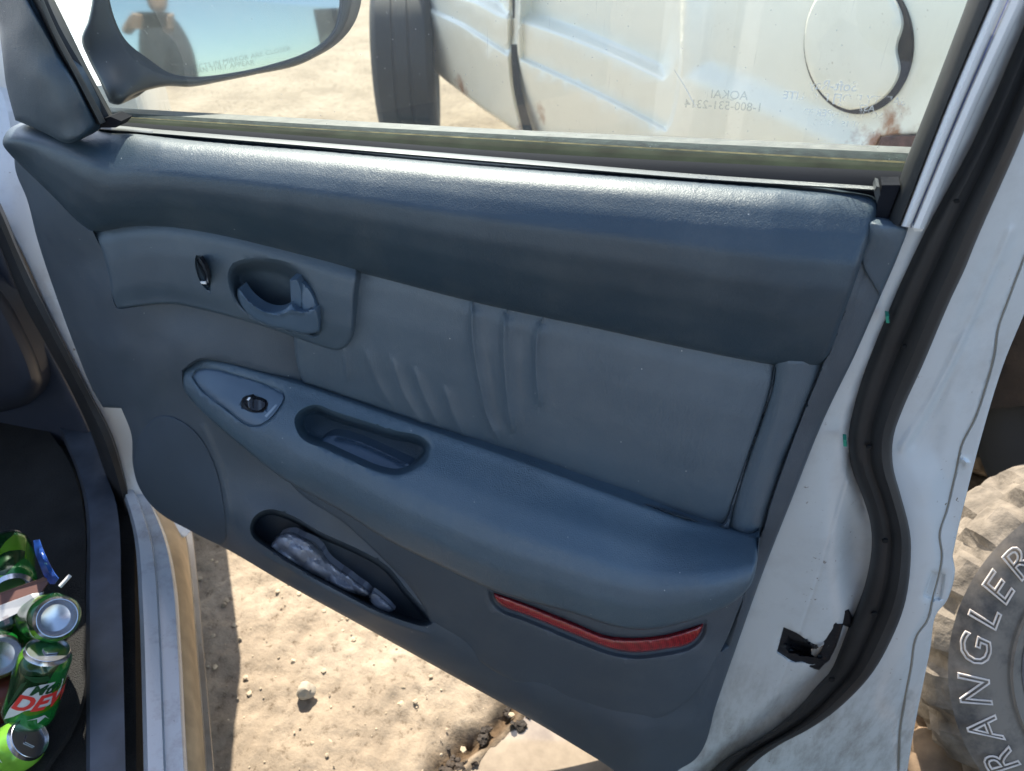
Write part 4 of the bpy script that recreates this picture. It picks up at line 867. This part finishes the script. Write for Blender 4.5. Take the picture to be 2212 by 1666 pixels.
can_patch(cn, a, d, r, [(.0, .032), (.02, .038), (.03, .026), (.022, .034), (.014, .026), (.012, .034)], SILV, .0003)
can_patch(cn, a, d, r, [(-.022, .098), (.010, .104), (.014, .096), (-.004, .092)], DGREEN, .0003)
can_text(cn, a, d, r, 'Mtn', .021, .081, DGREEN, .010/r, .12, shear=.45, bold=.0006, lift=.0010)
can_text(cn, a, d, r, 'DEW', .033, .059, REDP, .012/r, .12, shear=.45, bold=.0012, lift=.0008)
cn, a, d, r = can('light green can with a barcode, at the bottom corner of the pile', PD(-70, 1690, 1.07), PD(68, 1592, 1.05), GREENL)
for k, w in enumerate((.0012, .0006, .0016, .0006, .0010, .0018, .0006, .0012, .0008, .0016)):
    can_patch(cn, a, d, r, [(-.012, .045+k*.0036), (.012, .045+k*.0036), (.012, .045+k*.0036+w), (-.012, .045+k*.0036+w)], DGREEN, .0003)
can_patch(cn, a, d, r, [(-.03, .088), (-.012, .102), (.006, .100), (-.012, .094)], SILV, .0003)
can('can showing its domed silver bottom, behind the lettered can', PD(124, 1335, 1.075), PD(60, 1332, 1.22))
can('can showing its silver end, at the left of the lettered can', PD(4, 1418, 1.09), PD(-60, 1395, 1.2))
can('dark green can farthest into the footwell', PD(28, 1278, 1.20), PD(16, 1160, 1.30))
can('green can lying under the torn carton', PD(90, 1330, 1.20), PD(-10, 1375, 1.20))
can('can half hidden below the silver end', PD(-40, 1545, 1.14), PD(40, 1500, 1.16), basic('brown_red_print', (.12, .03, .02), .35, metal=.3))
# carton
cart = thing('carton', 'torn brown and white cardboard carton on the cans', 'carton', tuple(PD(40, 1310, 1.12)))
P1, P2, P3, P4 = PD(-60, 1372, 1.12), PD(82, 1303, 1.12), PD(92, 1280, 1.13), PD(-60, 1330, 1.13)
prism('white_side', [P1, P2, P3, PD(66, 1284, 1.125), P4], CAMF, .004, basic('white_card', (.55, .54, .52), .7), cart)
prism('brown_side', [PD(-60, 1330, 1.135), PD(66, 1286, 1.13), PD(90, 1278, 1.13), PD(108, 1252, 1.14), PD(94, 1248, 1.14), PD(-60, 1302, 1.15)], CAMF, .004, basic('dark_brown_card', (.10, .045, .035), .6), cart)
def on_card(px, py, dd, ang):
    o = PD(px, py, dd); u = PD(px+10*cos(ang), py+10*sin(ang), dd)-o; u /= np.linalg.norm(u); v_ = PD(px+10*sin(ang), py-10*cos(ang), dd)-o; v_ /= np.linalg.norm(v_)
    return lambda x, y, z: o+u*x+v_*y-CAMF*.0005
for k in range(4): text_obj('card_print', 'llllllllll', .004, on_card(12+1.4*k, 1333+4.5*k, 1.119, -.44), basic('faded_red_print', (.35, .2, .22), .7), cart)
# blue wrapper
wr_px = [(72, 1168), (84, 1166), (92, 1188), (104, 1214), (118, 1240), (126, 1250), (118, 1262), (108, 1262), (96, 1246), (86, 1222), (76, 1196)]
o = relief('snack_wrapper', wr_px, tps([(72, 1168, .03), (84, 1190, .0), (100, 1220, -.02), (118, 1245, -.01), (96, 1240, .015), (110, 1228, .01)], 1e-3), basic('blue_foil', (.015, .06, .26), .3, metal=.2, vary=.5, vscale=60), None, step=6, skirt=.002, plane=Plane(PD(100, 1215, 1.13), CAMF), loc=tuple(PD(100, 1215, 1.13)), ridges=[([(80, 1175), (96, 1215), (114, 1250)], 4, -.006)])
tag(o, 'crumpled blue foil wrapper beside the green cans', 'wrapper')
a_, b_ = PD(129, 1268, 1.12), PD(152, 1243, 1.13)
o = lathe('paper_stick', a_, b_, [(0, .0001), (0, .0028), (np.linalg.norm(b_-a_), .0028), (np.linalg.norm(b_-a_), .0001)], basic('white_paper', (.6, .6, .58), .8), None, 12, loc=tuple((a_+b_)/2)); tag(o, 'thin white paper stick beside the blue wrapper', 'stick')

# ---- plastic bag in the map pocket
bag_px = [(582, 1182), (590, 1166), (612, 1152), (634, 1150), (650, 1158), (680, 1172), (694, 1186), (706, 1206), (724, 1222), (752, 1242), (770, 1256), (790, 1270), (802, 1282), (798, 1290), (784, 1290), (740, 1276), (700, 1256), (654, 1232), (618, 1210), (590, 1192)]
def crinkle(q):
    out = []
    for x, y in q:
        a = noise.voronoi(Vector(((x+y*.3)/52, (y-x*.55)/34, 2.3)))[0]; c = noise.voronoi(Vector(((x-y*.4)/26, (y-x*.3)/20, 6.1)))[0]
        out.append(.026*(a[0]-.35)+.007*(c[0]-.35))
    return np.array(out)
BAGM = new_mat('grey_plastic_film'); bagm, n, l, b = BAGM
b.inputs['Base Color'].default_value = (.24, .26, .31, 1); b.inputs['Roughness'].default_value = .22; b.inputs['Coat Weight'].default_value = .5
o = relief('plastic_bag', bag_px, lambda q: TRIM(q)+.008, bagm, None, step=5, edge=(12, .02), skirt=.01, extra=crinkle, loc=tuple(P(690, 1220, -.07)), sharp=22)
tag(o, 'crumpled grey plastic bag stuffed in the door pocket', 'bag')
bag2 = [(796, 1286), (806, 1276), (822, 1288), (840, 1304), (852, 1318), (840, 1326), (820, 1318), (802, 1304)]
o = relief('plastic_scrap', bag2, lambda q: TRIM(q)+.014, bagm, None, step=5, edge=(6, .008), skirt=.006, extra=lambda q: crinkle(q)*.6, loc=tuple(P(820, 1300, -.07)), sharp=25)
tag(o, 'small scrap of clear plastic at the rear end of the door pocket', 'scrap')
# crumbs and flecks on the trim
# ================================================================== ground
def axis(lo, hi, c0, c1, fine, grow=1.25):
    a = list(np.arange(c0, c1, fine)); s = fine
    while a[-1] < hi: s *= grow; a.append(a[-1]+s)
    s = fine
    while a[0] > lo: s *= grow; a.insert(0, a[0]-s)
    return np.array(a)
gx = axis(-150, 150, -1.0, 1.3, .010); gy = axis(-100, 200, -.35, .9, .010)
crack = np.array([PZ(*p, 0)[:2] for p in [(900, 1760), (960, 1650), (1000, 1610), (1040, 1590), (1075, 1560), (1100, 1535), (1125, 1500), (1180, 1440), (1300, 1380)]])
pud = np.array([PZ(*p, 0)[:2] for p in [(930, 1800), (1000, 1662), (1060, 1600), (1110, 1560), (1140, 1525), (1250, 1450), (1500, 1500), (1600, 1800)]])
XX, YY = np.meshgrid(gx, gy); q = np.c_[XX.ravel(), YY.ravel()]
near = (np.abs(q[:, 0]) < 2.5) & (np.abs(q[:, 1]) < 3)
Z = np.zeros(len(q))
for i in np.where(near)[0]:
    x, y = q[i]; Z[i] = .012*noise.noise(Vector((x*5, y*5, 0)))+.008*noise.noise(Vector((x*17, y*17, 2)))+.006*noise.noise(Vector((x*50, y*50, 5)))
    if x > .45: Z[i] += .03*noise.noise(Vector((x*9, y*9, 9)))*min(1, (x-.45)*3)
far = ~near
Z[far] = np.array([.03*noise.noise(Vector((x*.7, y*.7, 0))) for x, y in q[far]])
dc = seg_dist(q, crack, False); wobc = np.array([noise.noise(Vector((x*28, y*28, 4))) for x, y in q[near]]); Z_c = np.zeros(len(q)); Z_c[near] = wobc
Z -= .030*np.exp(-(dc/(.022+.012*Z_c))**2)*near
inp = inside(q, pud); Z = np.where(inp & (dc > .012), Z*.4-.036*sstep((dc-.005)/.03), Z)
nx = len(gx); F = [(j*nx+i, j*nx+i+1, (j+1)*nx+i+1, (j+1)*nx+i) for j in range(len(gy)-1) for i in range(nx-1)]
g = mesh('ground', np.c_[q, Z], F, GROUND, None, sharp=180); tag(g, kind='structure')
wet = np.clip(1.25-dc/(.030+.022*Z_c), 0, 1)*near; wet = np.maximum(wet, np.where(inp, .55, 0))
at_ = g.data.attributes.new('wetness', 'FLOAT', 'POINT'); at_.data.foreach_set('value', wet.astype(np.float32))
w = mesh('puddle', [(p[0], p[1], -.024) for p in pud], [tuple(range(len(pud)))], WATER, None, False); tag(w, kind='structure')
# pebbles: one object
def rock(c, r, seed, squash=.65, sub=2, rough=.35):
    bm = bmesh.new(); bmesh.ops.create_icosphere(bm, subdivisions=sub, radius=1)
    V = []
    for v in bm.verts:
        k = 1+rough*noise.noise(v.co*1.3+Vector((seed, seed*2.1, 0)))+rough*.4*noise.noise(v.co*4+Vector((0, seed, 3)))
        V.append(np.array((v.co.x*r*k, v.co.y*r*k, v.co.z*r*k*squash))+np.array(c))
    F = [tuple(v.index for v in f.verts) for f in bm.faces]; bm.free(); return V, F
V = []; F = []
for k in range(1500):
    x, y = random.uniform(-1.0, .5), random.uniform(-.35, 1.2)
    if inside(np.array([[x, y]]), pud)[0]: continue
    r = random.choice((.0012, .0015, .002, .002, .0025, .003, .0045, .006)); vv, ff = rock((x, y, .001+.010*noise.noise(Vector((x*5, y*5, 0)))), r, k*.37, sub=1)
    F += [tuple(i+len(V) for i in f) for f in ff]; V += vv
for k in range(70):
    x, y = random.uniform(-1.0, .45), random.uniform(-.3, 1.0)
    if inside(np.array([[x, y]]), pud)[0]: continue
    vv, ff = rock((x, y, -.002+.012*noise.noise(Vector((x*5, y*5, 0)))), random.uniform(.003, .008), k*.83, .45, 2, .7); F += [tuple(i+len(V) for i in f) for f in ff]; V += vv
tag(mesh('pebbles', V, F, PEBBLE, None), kind='stuff')
V = []; F = []
for k in range(30):
    t = random.random()*(len(crack)-1); i = int(t); p = crack[i]*(1-t+i)+crack[i+1]*(t-i); r = random.uniform(.003, .010)
    vv, ff = rock((p[0]+random.gauss(0, .018), p[1]+random.gauss(0, .018), -.020), r, k*.61, sub=3, rough=.75, squash=.45); F += [tuple(i+len(V) for i in f) for f in ff]; V += vv
tag(mesh('mud_clods', V, F, MUD, None), kind='stuff')
sp = PZ(660, 1492, .012); vv, ff = rock((sp[0], sp[1], .012), .0165, 3.3, .85, 3)
tag(mesh('stone', vv, ff, STONE, None, loc=(sp[0], sp[1], 0)), 'pale rounded stone on the sunlit sand below the door', 'stone')
# rubble behind the rear edge of the door
for k, (px, py, r, lab) in enumerate(((2172, 940, .05, 'brown clod of earth above the wooden plank, behind the door edge'), (2205, 905, .045, 'brown clod at the right edge, above the plank'), (2118, 1010, .03, 'small clod left of the plank'),
                                      (2075, 1330, .05, 'brown clod at the left foot of the letter tyre'), (2010, 1490, .05, 'dark clod between the white door edge and the tyre'), (2040, 1640, .06, 'muddy clod low beside the tyre, at the picture foot'))):
    c = PZ(px, py, r*.4); vv, ff = rock(c, r, k*1.9+5, .6, 3)
    tag(mesh('earth_clod', vv, ff, BROWNROCK, None, loc=(c[0], c[1], 0)), lab, 'clod', 'clods of earth behind the door')
p0, p1 = PZ(2085, 925, .05), PZ(2260, 1040, .05); dv = (p1-p0)/np.linalg.norm(p1-p0)
tag(bevel_box('wooden_plank', (p0+p1)/2, dv*np.linalg.norm(p1-p0)/2, np.cross(dv, (0, 0, 1))*.03, np.array([0, 0, .012]), WOOD, None, .003, loc=tuple((p0+p1)/2)), 'weathered grey wooden plank on dark earth behind the tyre', 'plank')

# ================================================================== lettered tyre
TYREM = None
m, n, l, b = new_mat('muddy_tyre'); TYREM = m
tc = n.new('ShaderNodeTexCoord'); t1 = noise_node(n, l, 9, 8, .7, vec=tc.outputs['Object']); t2 = noise_node(n, l, 60, 5, .7, vec=tc.outputs['Object'])
rp = ramp(n, l, t1.outputs[0], [(.34, (.035, .033, .032)), (.56, (.19, .16, .125))]); l.new(rp.outputs[0], b.inputs['Base Color']); b.inputs['Roughness'].default_value = .8
MUDTREAD = basic('sand_caked_tread', (.145, .12, .09), .9, bump=1, bscale=70, vary=.5, vscale=30, bdist=.004)
TL = basic('white_letter', (.62, .54, .46), .6, vary=.2, vscale=60)
TC = PD(2492, 1455, 1.20); TN = np.array([.15, -.80, .55]); TN = TN/np.linalg.norm(TN)
TW, TR = .20, .318
tyre = thing('tyre', 'muddy off-road tyre with white outlined letters standing at the lower right', 'tyre', (TC[0], TC[1], 0))
o_, d_, u_, v_ = cyl_frame(TC, TC-TN)
Vt = []; NT = 180; profT = [(0.015, .18, 0), (.0, .20, 0), (-.006, .235, 0), (-.004, .27, 0), (.008, .296, 0), (.022, .310, 1), (.04, .318, 1), (.07, .320, 1), (.10, .321, 1), (.13, .320, 1), (.16, .318, 1), (.178, .310, 1), (.192, .296, 0), (.204, .27, 0), (.2, .20, 0), (.185, .18, 0)]
for i, (s, r, tr_) in enumerate(profT):
    for k in range(NT):
        t = 2*pi*k/NT; rr = r
        if tr_:
            ph = (k+(i % 2)*3+int(4*sin(i*1.3))) % 9
            groove = ph < 3 or i in (8,)
            rr = r-(.015 if groove else 0)+.006*noise.noise(Vector((cos(t)*9, sin(t)*9, s*30)))
        Vt.append(o_+d_*s+(u_*cos(t)+v_*sin(t))*rr)
F = [(i*NT+k, i*NT+(k+1) % NT, (i+1)*NT+(k+1) % NT, (i+1)*NT+k) for i in range(len(profT)-1) for k in range(NT)]
side = [f for j, f in enumerate(F) if j//NT < 4 or j//NT >= 11]; trd = [f for j, f in enumerate(F) if 4 <= j//NT < 11]
mesh('tyre_sidewall', Vt, side, TYREM, tyre, sharp=60); mesh('tyre_tread', Vt, trd, MUDTREAD, tyre, sharp=30)
lathe('wheel_rim', TC, TC-TN, [(.02, .18), (.01, .185), (.02, .172), (.05, .16), (.06, .10), (.055, .05), (.06, .001)], basic('rusty_steel_rim', (.12, .10, .09), .6), tyre, 48)
# lettering follows the sidewall
pl = TC-TN*-.006; ux = CAMR-TN*(CAMR@TN); ux /= np.linalg.norm(ux); uy = np.cross(TN, ux)
if uy @ CAMU < 0: uy = -uy
def on_tyre(a0, r0):
    def f(x, y, z):
        t = a0-x/r0; rr = r0+y
        return TC+TN*(.0065+z)+ (ux*cos(t)+uy*sin(t))*rr
    return f
text_obj('tyre_lettering', 'WRANGLER', .066, on_tyre(radians(187), .262), TL, tyre, outline=.0015, shear=.25, spacing=1.42)
lathe('sidewall_ring', TC+TN*.007, TC-TN, [(0, .205), (-.003, .208), (0, .211)], TYREM, tyre, 120)

# ================================================================== van beyond the window
VD = np.array([-sin(radians(44)), cos(radians(44)), 0]); VN = np.array([VD[1], -VD[0], 0])   # along, away from us
v0 = PZ(1130, 288, .36)
VP = Plane(v0, VN)
VANP = metal_paint('chalky_white_van_paint', (.84, .79, .66), (.40, .33, .22), .22, dscale=5, rough=.4,
                   rust=[(tuple(VP.at([(1895, 318)], 0)[0]-v0*np.array([1, 1, 0])), .085, .95), (tuple(VP.at([(1125, 292)], 0)[0]-v0*np.array([1, 1, 0])), .10, .9), (tuple(VP.at([(985, 195)], 0)[0]-v0*np.array([1, 1, 0])), .08, .9), (tuple(VP.at([(1160, 250)], 0)[0]-v0*np.array([1, 1, 0])), .05, .7)])
van = thing('white_van', 'rust-edged white van parked beyond the door window', 'van', tuple(v0*np.array([1, 1, 0])))
vp_out = [(700, -700), (820, -420), (850, -60), (862, 20), (877, 72), (910, 120), (950, 163), (1000, 203), (1060, 248), (1130, 291), (1300, 398), (1600, 590), (1850, 740), (1868, 520), (1880, 360), (1893, 318), (1905, 296), (1985, 292), (2300, 240), (2500, 100), (2500, -700)]
VANF = tps([(700, -700, .25), (850, -60, .02), (950, 163, .03), (1130, 291, .03), (1850, 740, .03), (1000, 60, -.01), (1250, 200, .0), (1400, 100, .0), (1700, 150, 0), (1900, 296, .01), (2300, 0, .03), (1500, -700, .35), (2400, -700, .35), (1300, -300, .08), (2000, -300, .08), (700, -300, .1)], 1e-3)
body = relief('van_body', vp_out, VANF, VANP, van, step=26, edge=(8, .02), skirt=.06, plane=VP, sharp=60,
       dents=[([(760, -400), (870, -200), (975, -10), (1030, 12), (1088, 42), (1112, 44), (1112, -400)], .055, 34), ([(1118, -400), (1118, 48), (1250, 95), (1350, 138), (1435, 178), (1458, 150), (1458, -400)], .055, 34),
              ([(800, -300), (905, 6), (1000, 62), (1096, 124), (1108, 110), (1108, -300)], .022, 12), ([(1120, -300), (1120, 130), (1250, 190), (1350, 240), (1440, 288), (1456, 260), (1456, -300)], .022, 12),
              ([(1464, -400), (1464, 175), (1550, 212), (1650, 255), (1780, 312), (1850, 345), (2000, 280), (2200, 0), (2200, -400)], .03, 80)],
       ridges=[([(1109, -100), (1107, 60), (1108, 130), (1114, 190), (1124, 240), (1140, 300)], 6, .035)])
dk = basic('gap_black', (.01, .01, .01), .8)
band('door_gap', [(1104, 96), (1105, 130), (1110, 190), (1120, 240), (1134, 300)], [(1117, 96), (1119, 130), (1126, 190), (1139, 240), (1156, 300)], [(0, -.006), (1, -.006)], dk, van, n=16, plane=VP)
band('door_gap', [(1103, -60), (1106, 6), (1108, 40)], [(1108, -60), (1113, 6), (1112, 40)], [(0, -.002), (1, -.002)], dk, van, n=8, plane=VP)
fd = [(1853+117*cos(a), 95+152*sin(a)+10*cos(a)*0) for a in np.linspace(0, 2*pi, 36, endpoint=False)]
inner = [(x-(4 if x > 1853 else 0)-(20*math.exp(-((y-105)/38)**2) if x > 1900 else 0), y-2) for x, y in [(1851+(114 if cos(a) < 0 else 109)*cos(a), 93+(148 if cos(a) < 0 else 145)*sin(a)) for a in np.linspace(0, 2*pi, 48, endpoint=False)]]
def vr(q, k): return VANF(q)+k+.03*sstep(seg_dist(q, [(1464, -400), (1464, 175), (1550, 212), (1650, 255), (1780, 312), (1850, 345), (2000, 280), (2200, 0), (2200, -400)])/80)
relief('fuel_door', fd, lambda q: vr(q, -.006), basic('fuel_gap_brown', (.035, .025, .018), .8, vary=.6, vscale=30), van, step=24, skirt=.01, plane=VP)
relief('fuel_door', inner, lambda q: vr(q, -.014), VANP, van, step=20, edge=(5, .004), skirt=.006, plane=VP)
RUST = basic('rust', (.32, .14, .05), .9, bump=.6, bscale=60, vary=.5, vscale=25, bdist=.003)
relief('wheel_liner', [(1870, 292), (1980, 292), (2400, 200), (2500, 780), (2300, 860), (1900, 900), (1850, 800)], lambda q: .16+.05*np.sin(q[:, 0]/60)*np.cos(q[:, 1]/90), basic('dark_wheel_well', (.022, .016, .012), .95, bump=.8, bscale=30, vary=.6, vscale=12, bdist=.01), van, step=40, skirt=.3, plane=VP)
relief('rust_edge', [(1903, 297), (1980, 294), (1982, 330), (1893, 330)], .0, basic('maroon_rusty_edge', (.11, .055, .045), .8, vary=.5, vscale=50), van, step=16, skirt=.02, plane=VP)
# rest of the van: roof and far side give it its bulk (and its shade)
w0 = v0*np.array([1, 1, 0]); 
def vanp(al, aw, z): return w0+VD*al+VN*aw+np.array([0, 0, z])
bevel_box('van_roof', vanp(-.5, 1.15, 1.38), VD*2.1, VN*.75, np.array([0, 0, .38]), VANP, van, .12)
bevel_box('van_underbody', vanp(0, .95, .75), VD*1.3, VN*.6, np.array([0, 0, .3]), basic('black_underbody', (.02, .02, .02), .9), van, .05)
def wheel(c, ax, r, wd, name='van_wheel', par=van):
    c = np.array(c); ax = np.array(ax)/np.linalg.norm(ax); a_ = c-ax*wd/2
    pr = [(.02, r*.55), (.0, r*.7), (.0, r*.85), (.015, r*.96), (.03, r), (wd*.35, r), (wd*.36, r-.01), (wd*.4, r-.01), (wd*.41, r), (wd*.6, r), (wd*.61, r-.01), (wd*.65, r-.01), (wd*.66, r), (wd-.03, r), (wd-.015, r*.96), (wd, r*.85), (wd, r*.7), (wd-.02, r*.55), (wd-.05, r*.5), (wd-.05, .001)]
    return lathe(name, a_, a_+ax, pr, basic('dusty_black_tyre', (.016, .019, .022), .75, bump=.3, bscale=30), par, 60)
wc = PZ(893, 300, .0); wheel((wc[0], wc[1], .36), (.94, .34, 0), .36, .27)
# (front wheel is steered; rear wheel under the arch)
wheel(vanp(-2.1, .35, .36), VN, .36, .24)

# ================================================================== person holding the phone (seen in the mirror)
def skin_obj(name, chains, mat, parent, sub=2, root=0):
    me = bpy.data.meshes.new(name); V = []; E = []; R = []; idx = {}
    def vid(p, r):
        k = tuple(round(float(x), 4) for x in p)
        if k not in idx: idx[k] = len(V); V.append(k); R.append(r)
        return idx[k]
    for ch in chains:
        pr = None
        for p, r in ch:
            i = vid(p, r)
            if pr is not None and pr != i: E.append((pr, i))
            pr = i
    off = origin_of(parent); V = [tuple(np.array(v)-off) for v in V]
    me.from_pydata(V, E, []); o = bpy.data.objects.new(name, me); COL.objects.link(o); o.parent = parent
    md = o.modifiers.new('skin', 'SKIN'); md.use_smooth_shade = True
    for i, r in enumerate(R):
        sv = me.skin_vertices[0].data[i]; sv.radius = (r, r) if not isinstance(r, tuple) else r; sv.use_root = (i == root)
    if sub: sd = o.modifiers.new('sub', 'SUBSURF'); sd.levels = sub; sd.render_levels = sub
    me.materials.append(mat); return o
phc = CAMC-CAMF*.010+CAMR*.034-CAMU*.012
WR = [phc+CAMR*.078*s_-CAMF*.062-CAMU*.090+CAMR*.025*s_ for s_ in (-1, 1)]
SKIN = basic('skin', (.52, .30, .20), .5, vary=.08); SHIRT = basic('dark_navy_shirt', (.018, .022, .035), .9, bump=.2, bscale=300); JEAN = basic('blue_jeans', (.05, .08, .16), .9); HAIR = basic('dark_hair', (.02, .014, .01), .7)
Hd = np.array([-sin(YAW), cos(YAW), 0]); Hr = CAMR; Up = np.array([0, 0, 1.])
base = CAMC-Hd*.30; base[2] = 0
base = base+Hr*.20
def B(r_, f_, z): return base+Hr*r_+Hd*f_+Up*z
per = thing('person', 'person in a dark navy shirt holding up a phone, seen in the mirror', 'person', tuple(base))
skin_obj('trousers', [[(B(0, -.06, .92), .13), (B(-.10, -.05, .86), .095), (B(-.11, -.02, .48), .062), (B(-.12, -.06, .10), .045)], [(B(0, -.06, .92), .13), (B(.10, -.05, .86), .095), (B(.12, -.02, .48), .062), (B(.13, -.06, .10), .045)]], JEAN, per)
for s in (-1, 1): skin_obj('shoe', [[(B(.125*s, -.09, .05), .045), (B(.13*s, .02, .045), .048), (B(.135*s, .12, .035), .035)]], DARKP, per)
skin_obj('shirt', [[(B(0, -.06, .92), .14), (B(0, -.05, 1.08), .15), (B(0, -.03, 1.26), .165), (B(0, -.02, 1.40), .12), (B(0, .0, 1.47), .06)],
                   [(B(0, -.03, 1.36), .12), (B(-.17, -.02, 1.38), .065), (B(-.26, .02, 1.14), .048), (B(-.24, .10, 1.14), .043), (WR[0], .034)],
                   [(B(0, -.03, 1.36), .12), (B(.17, -.02, 1.38), .065), (B(.27, .02, 1.16), .048), (B(.22, .10, 1.16), .043), (WR[1], .034)]], SHIRT, per)
skin_obj('head', [[(B(0, .0, 1.46), .052), (B(0, .02, 1.53), .055), (B(0, .045, 1.60), .082), (B(0, .045, 1.67), .092), (B(0, .03, 1.73), .07)], [(B(0, .12, 1.60), .022), (B(0, .145, 1.625), .012)], [(B(-.08, .03, 1.63), .02), (B(-.10, .02, 1.64), .014)], [(B(.08, .03, 1.63), .02), (B(.10, .02, 1.64), .014)]], SKIN, per)
skin_obj('hair', [[(B(0, .0, 1.62), .085), (B(0, .01, 1.69), .098), (B(0, .04, 1.745), .07)]], HAIR, per)
for s in (-1, 1): lathe('eye', B(.033*s, .128, 1.652), B(.033*s, .2, 1.652), [(0, .012), (.004, .010), (.006, .001)], DARKP, per, 12)
# phone just behind the lens
phc = CAMC-CAMF*.010+CAMR*.034-CAMU*.012
phone = bevel_box('phone', phc, CAMR*.078, CAMU*.037, CAMF*.0042, basic('black_phone_glass', (.012, .013, .016), .15), None, .004, loc=tuple(phc)); tag(phone, 'black smartphone held sideways in both hands', 'phone')
for s, fo in ((-1, (-.20, .16, 1.10)), (1, (.22, .16, 1.14))):
    end = phc+CAMR*.078*s; wr = end-CAMF*.055-CAMU*.075+CAMR*.02*s; el = B(*fo)
    pal = end-CAMF*.028-CAMU*.030+CAMR*.012*s
    ch = [[(wr-CAMU*.012, .026), (wr, .026), ((wr+pal)/2, .026), (pal, .024)]]
    for k in range(4):
        bs = pal+CAMU*(.006-.016*k+.012)+CAMR*.008*s; k1 = end+CAMU*(.026-.018*k)+CAMR*.014*s+CAMF*.002; k2 = end+CAMU*(.026-.018*k)+CAMF*.014-CAMR*.004*s; k3 = end+CAMU*(.024-.017*k)+CAMF*.013-CAMR*(.022+.003*(k == 1))*s
        ch.append([(pal, .024), (bs, .011), (k1, .009), (k2, .0085), (k3, .007)])
    ch.append([(pal, .024), (pal-CAMU*.012-CAMR*.02*s, .013), (end-CAMU*.036-CAMR*.030*s-CAMF*.010, .010), (end-CAMU*.022-CAMR*.042*s-CAMF*.011, .008)])
    skin_obj('hand', ch, SKIN, per, 2)

for o in list(bpy.data.objects):
    if '_w' in o: del o['_w']
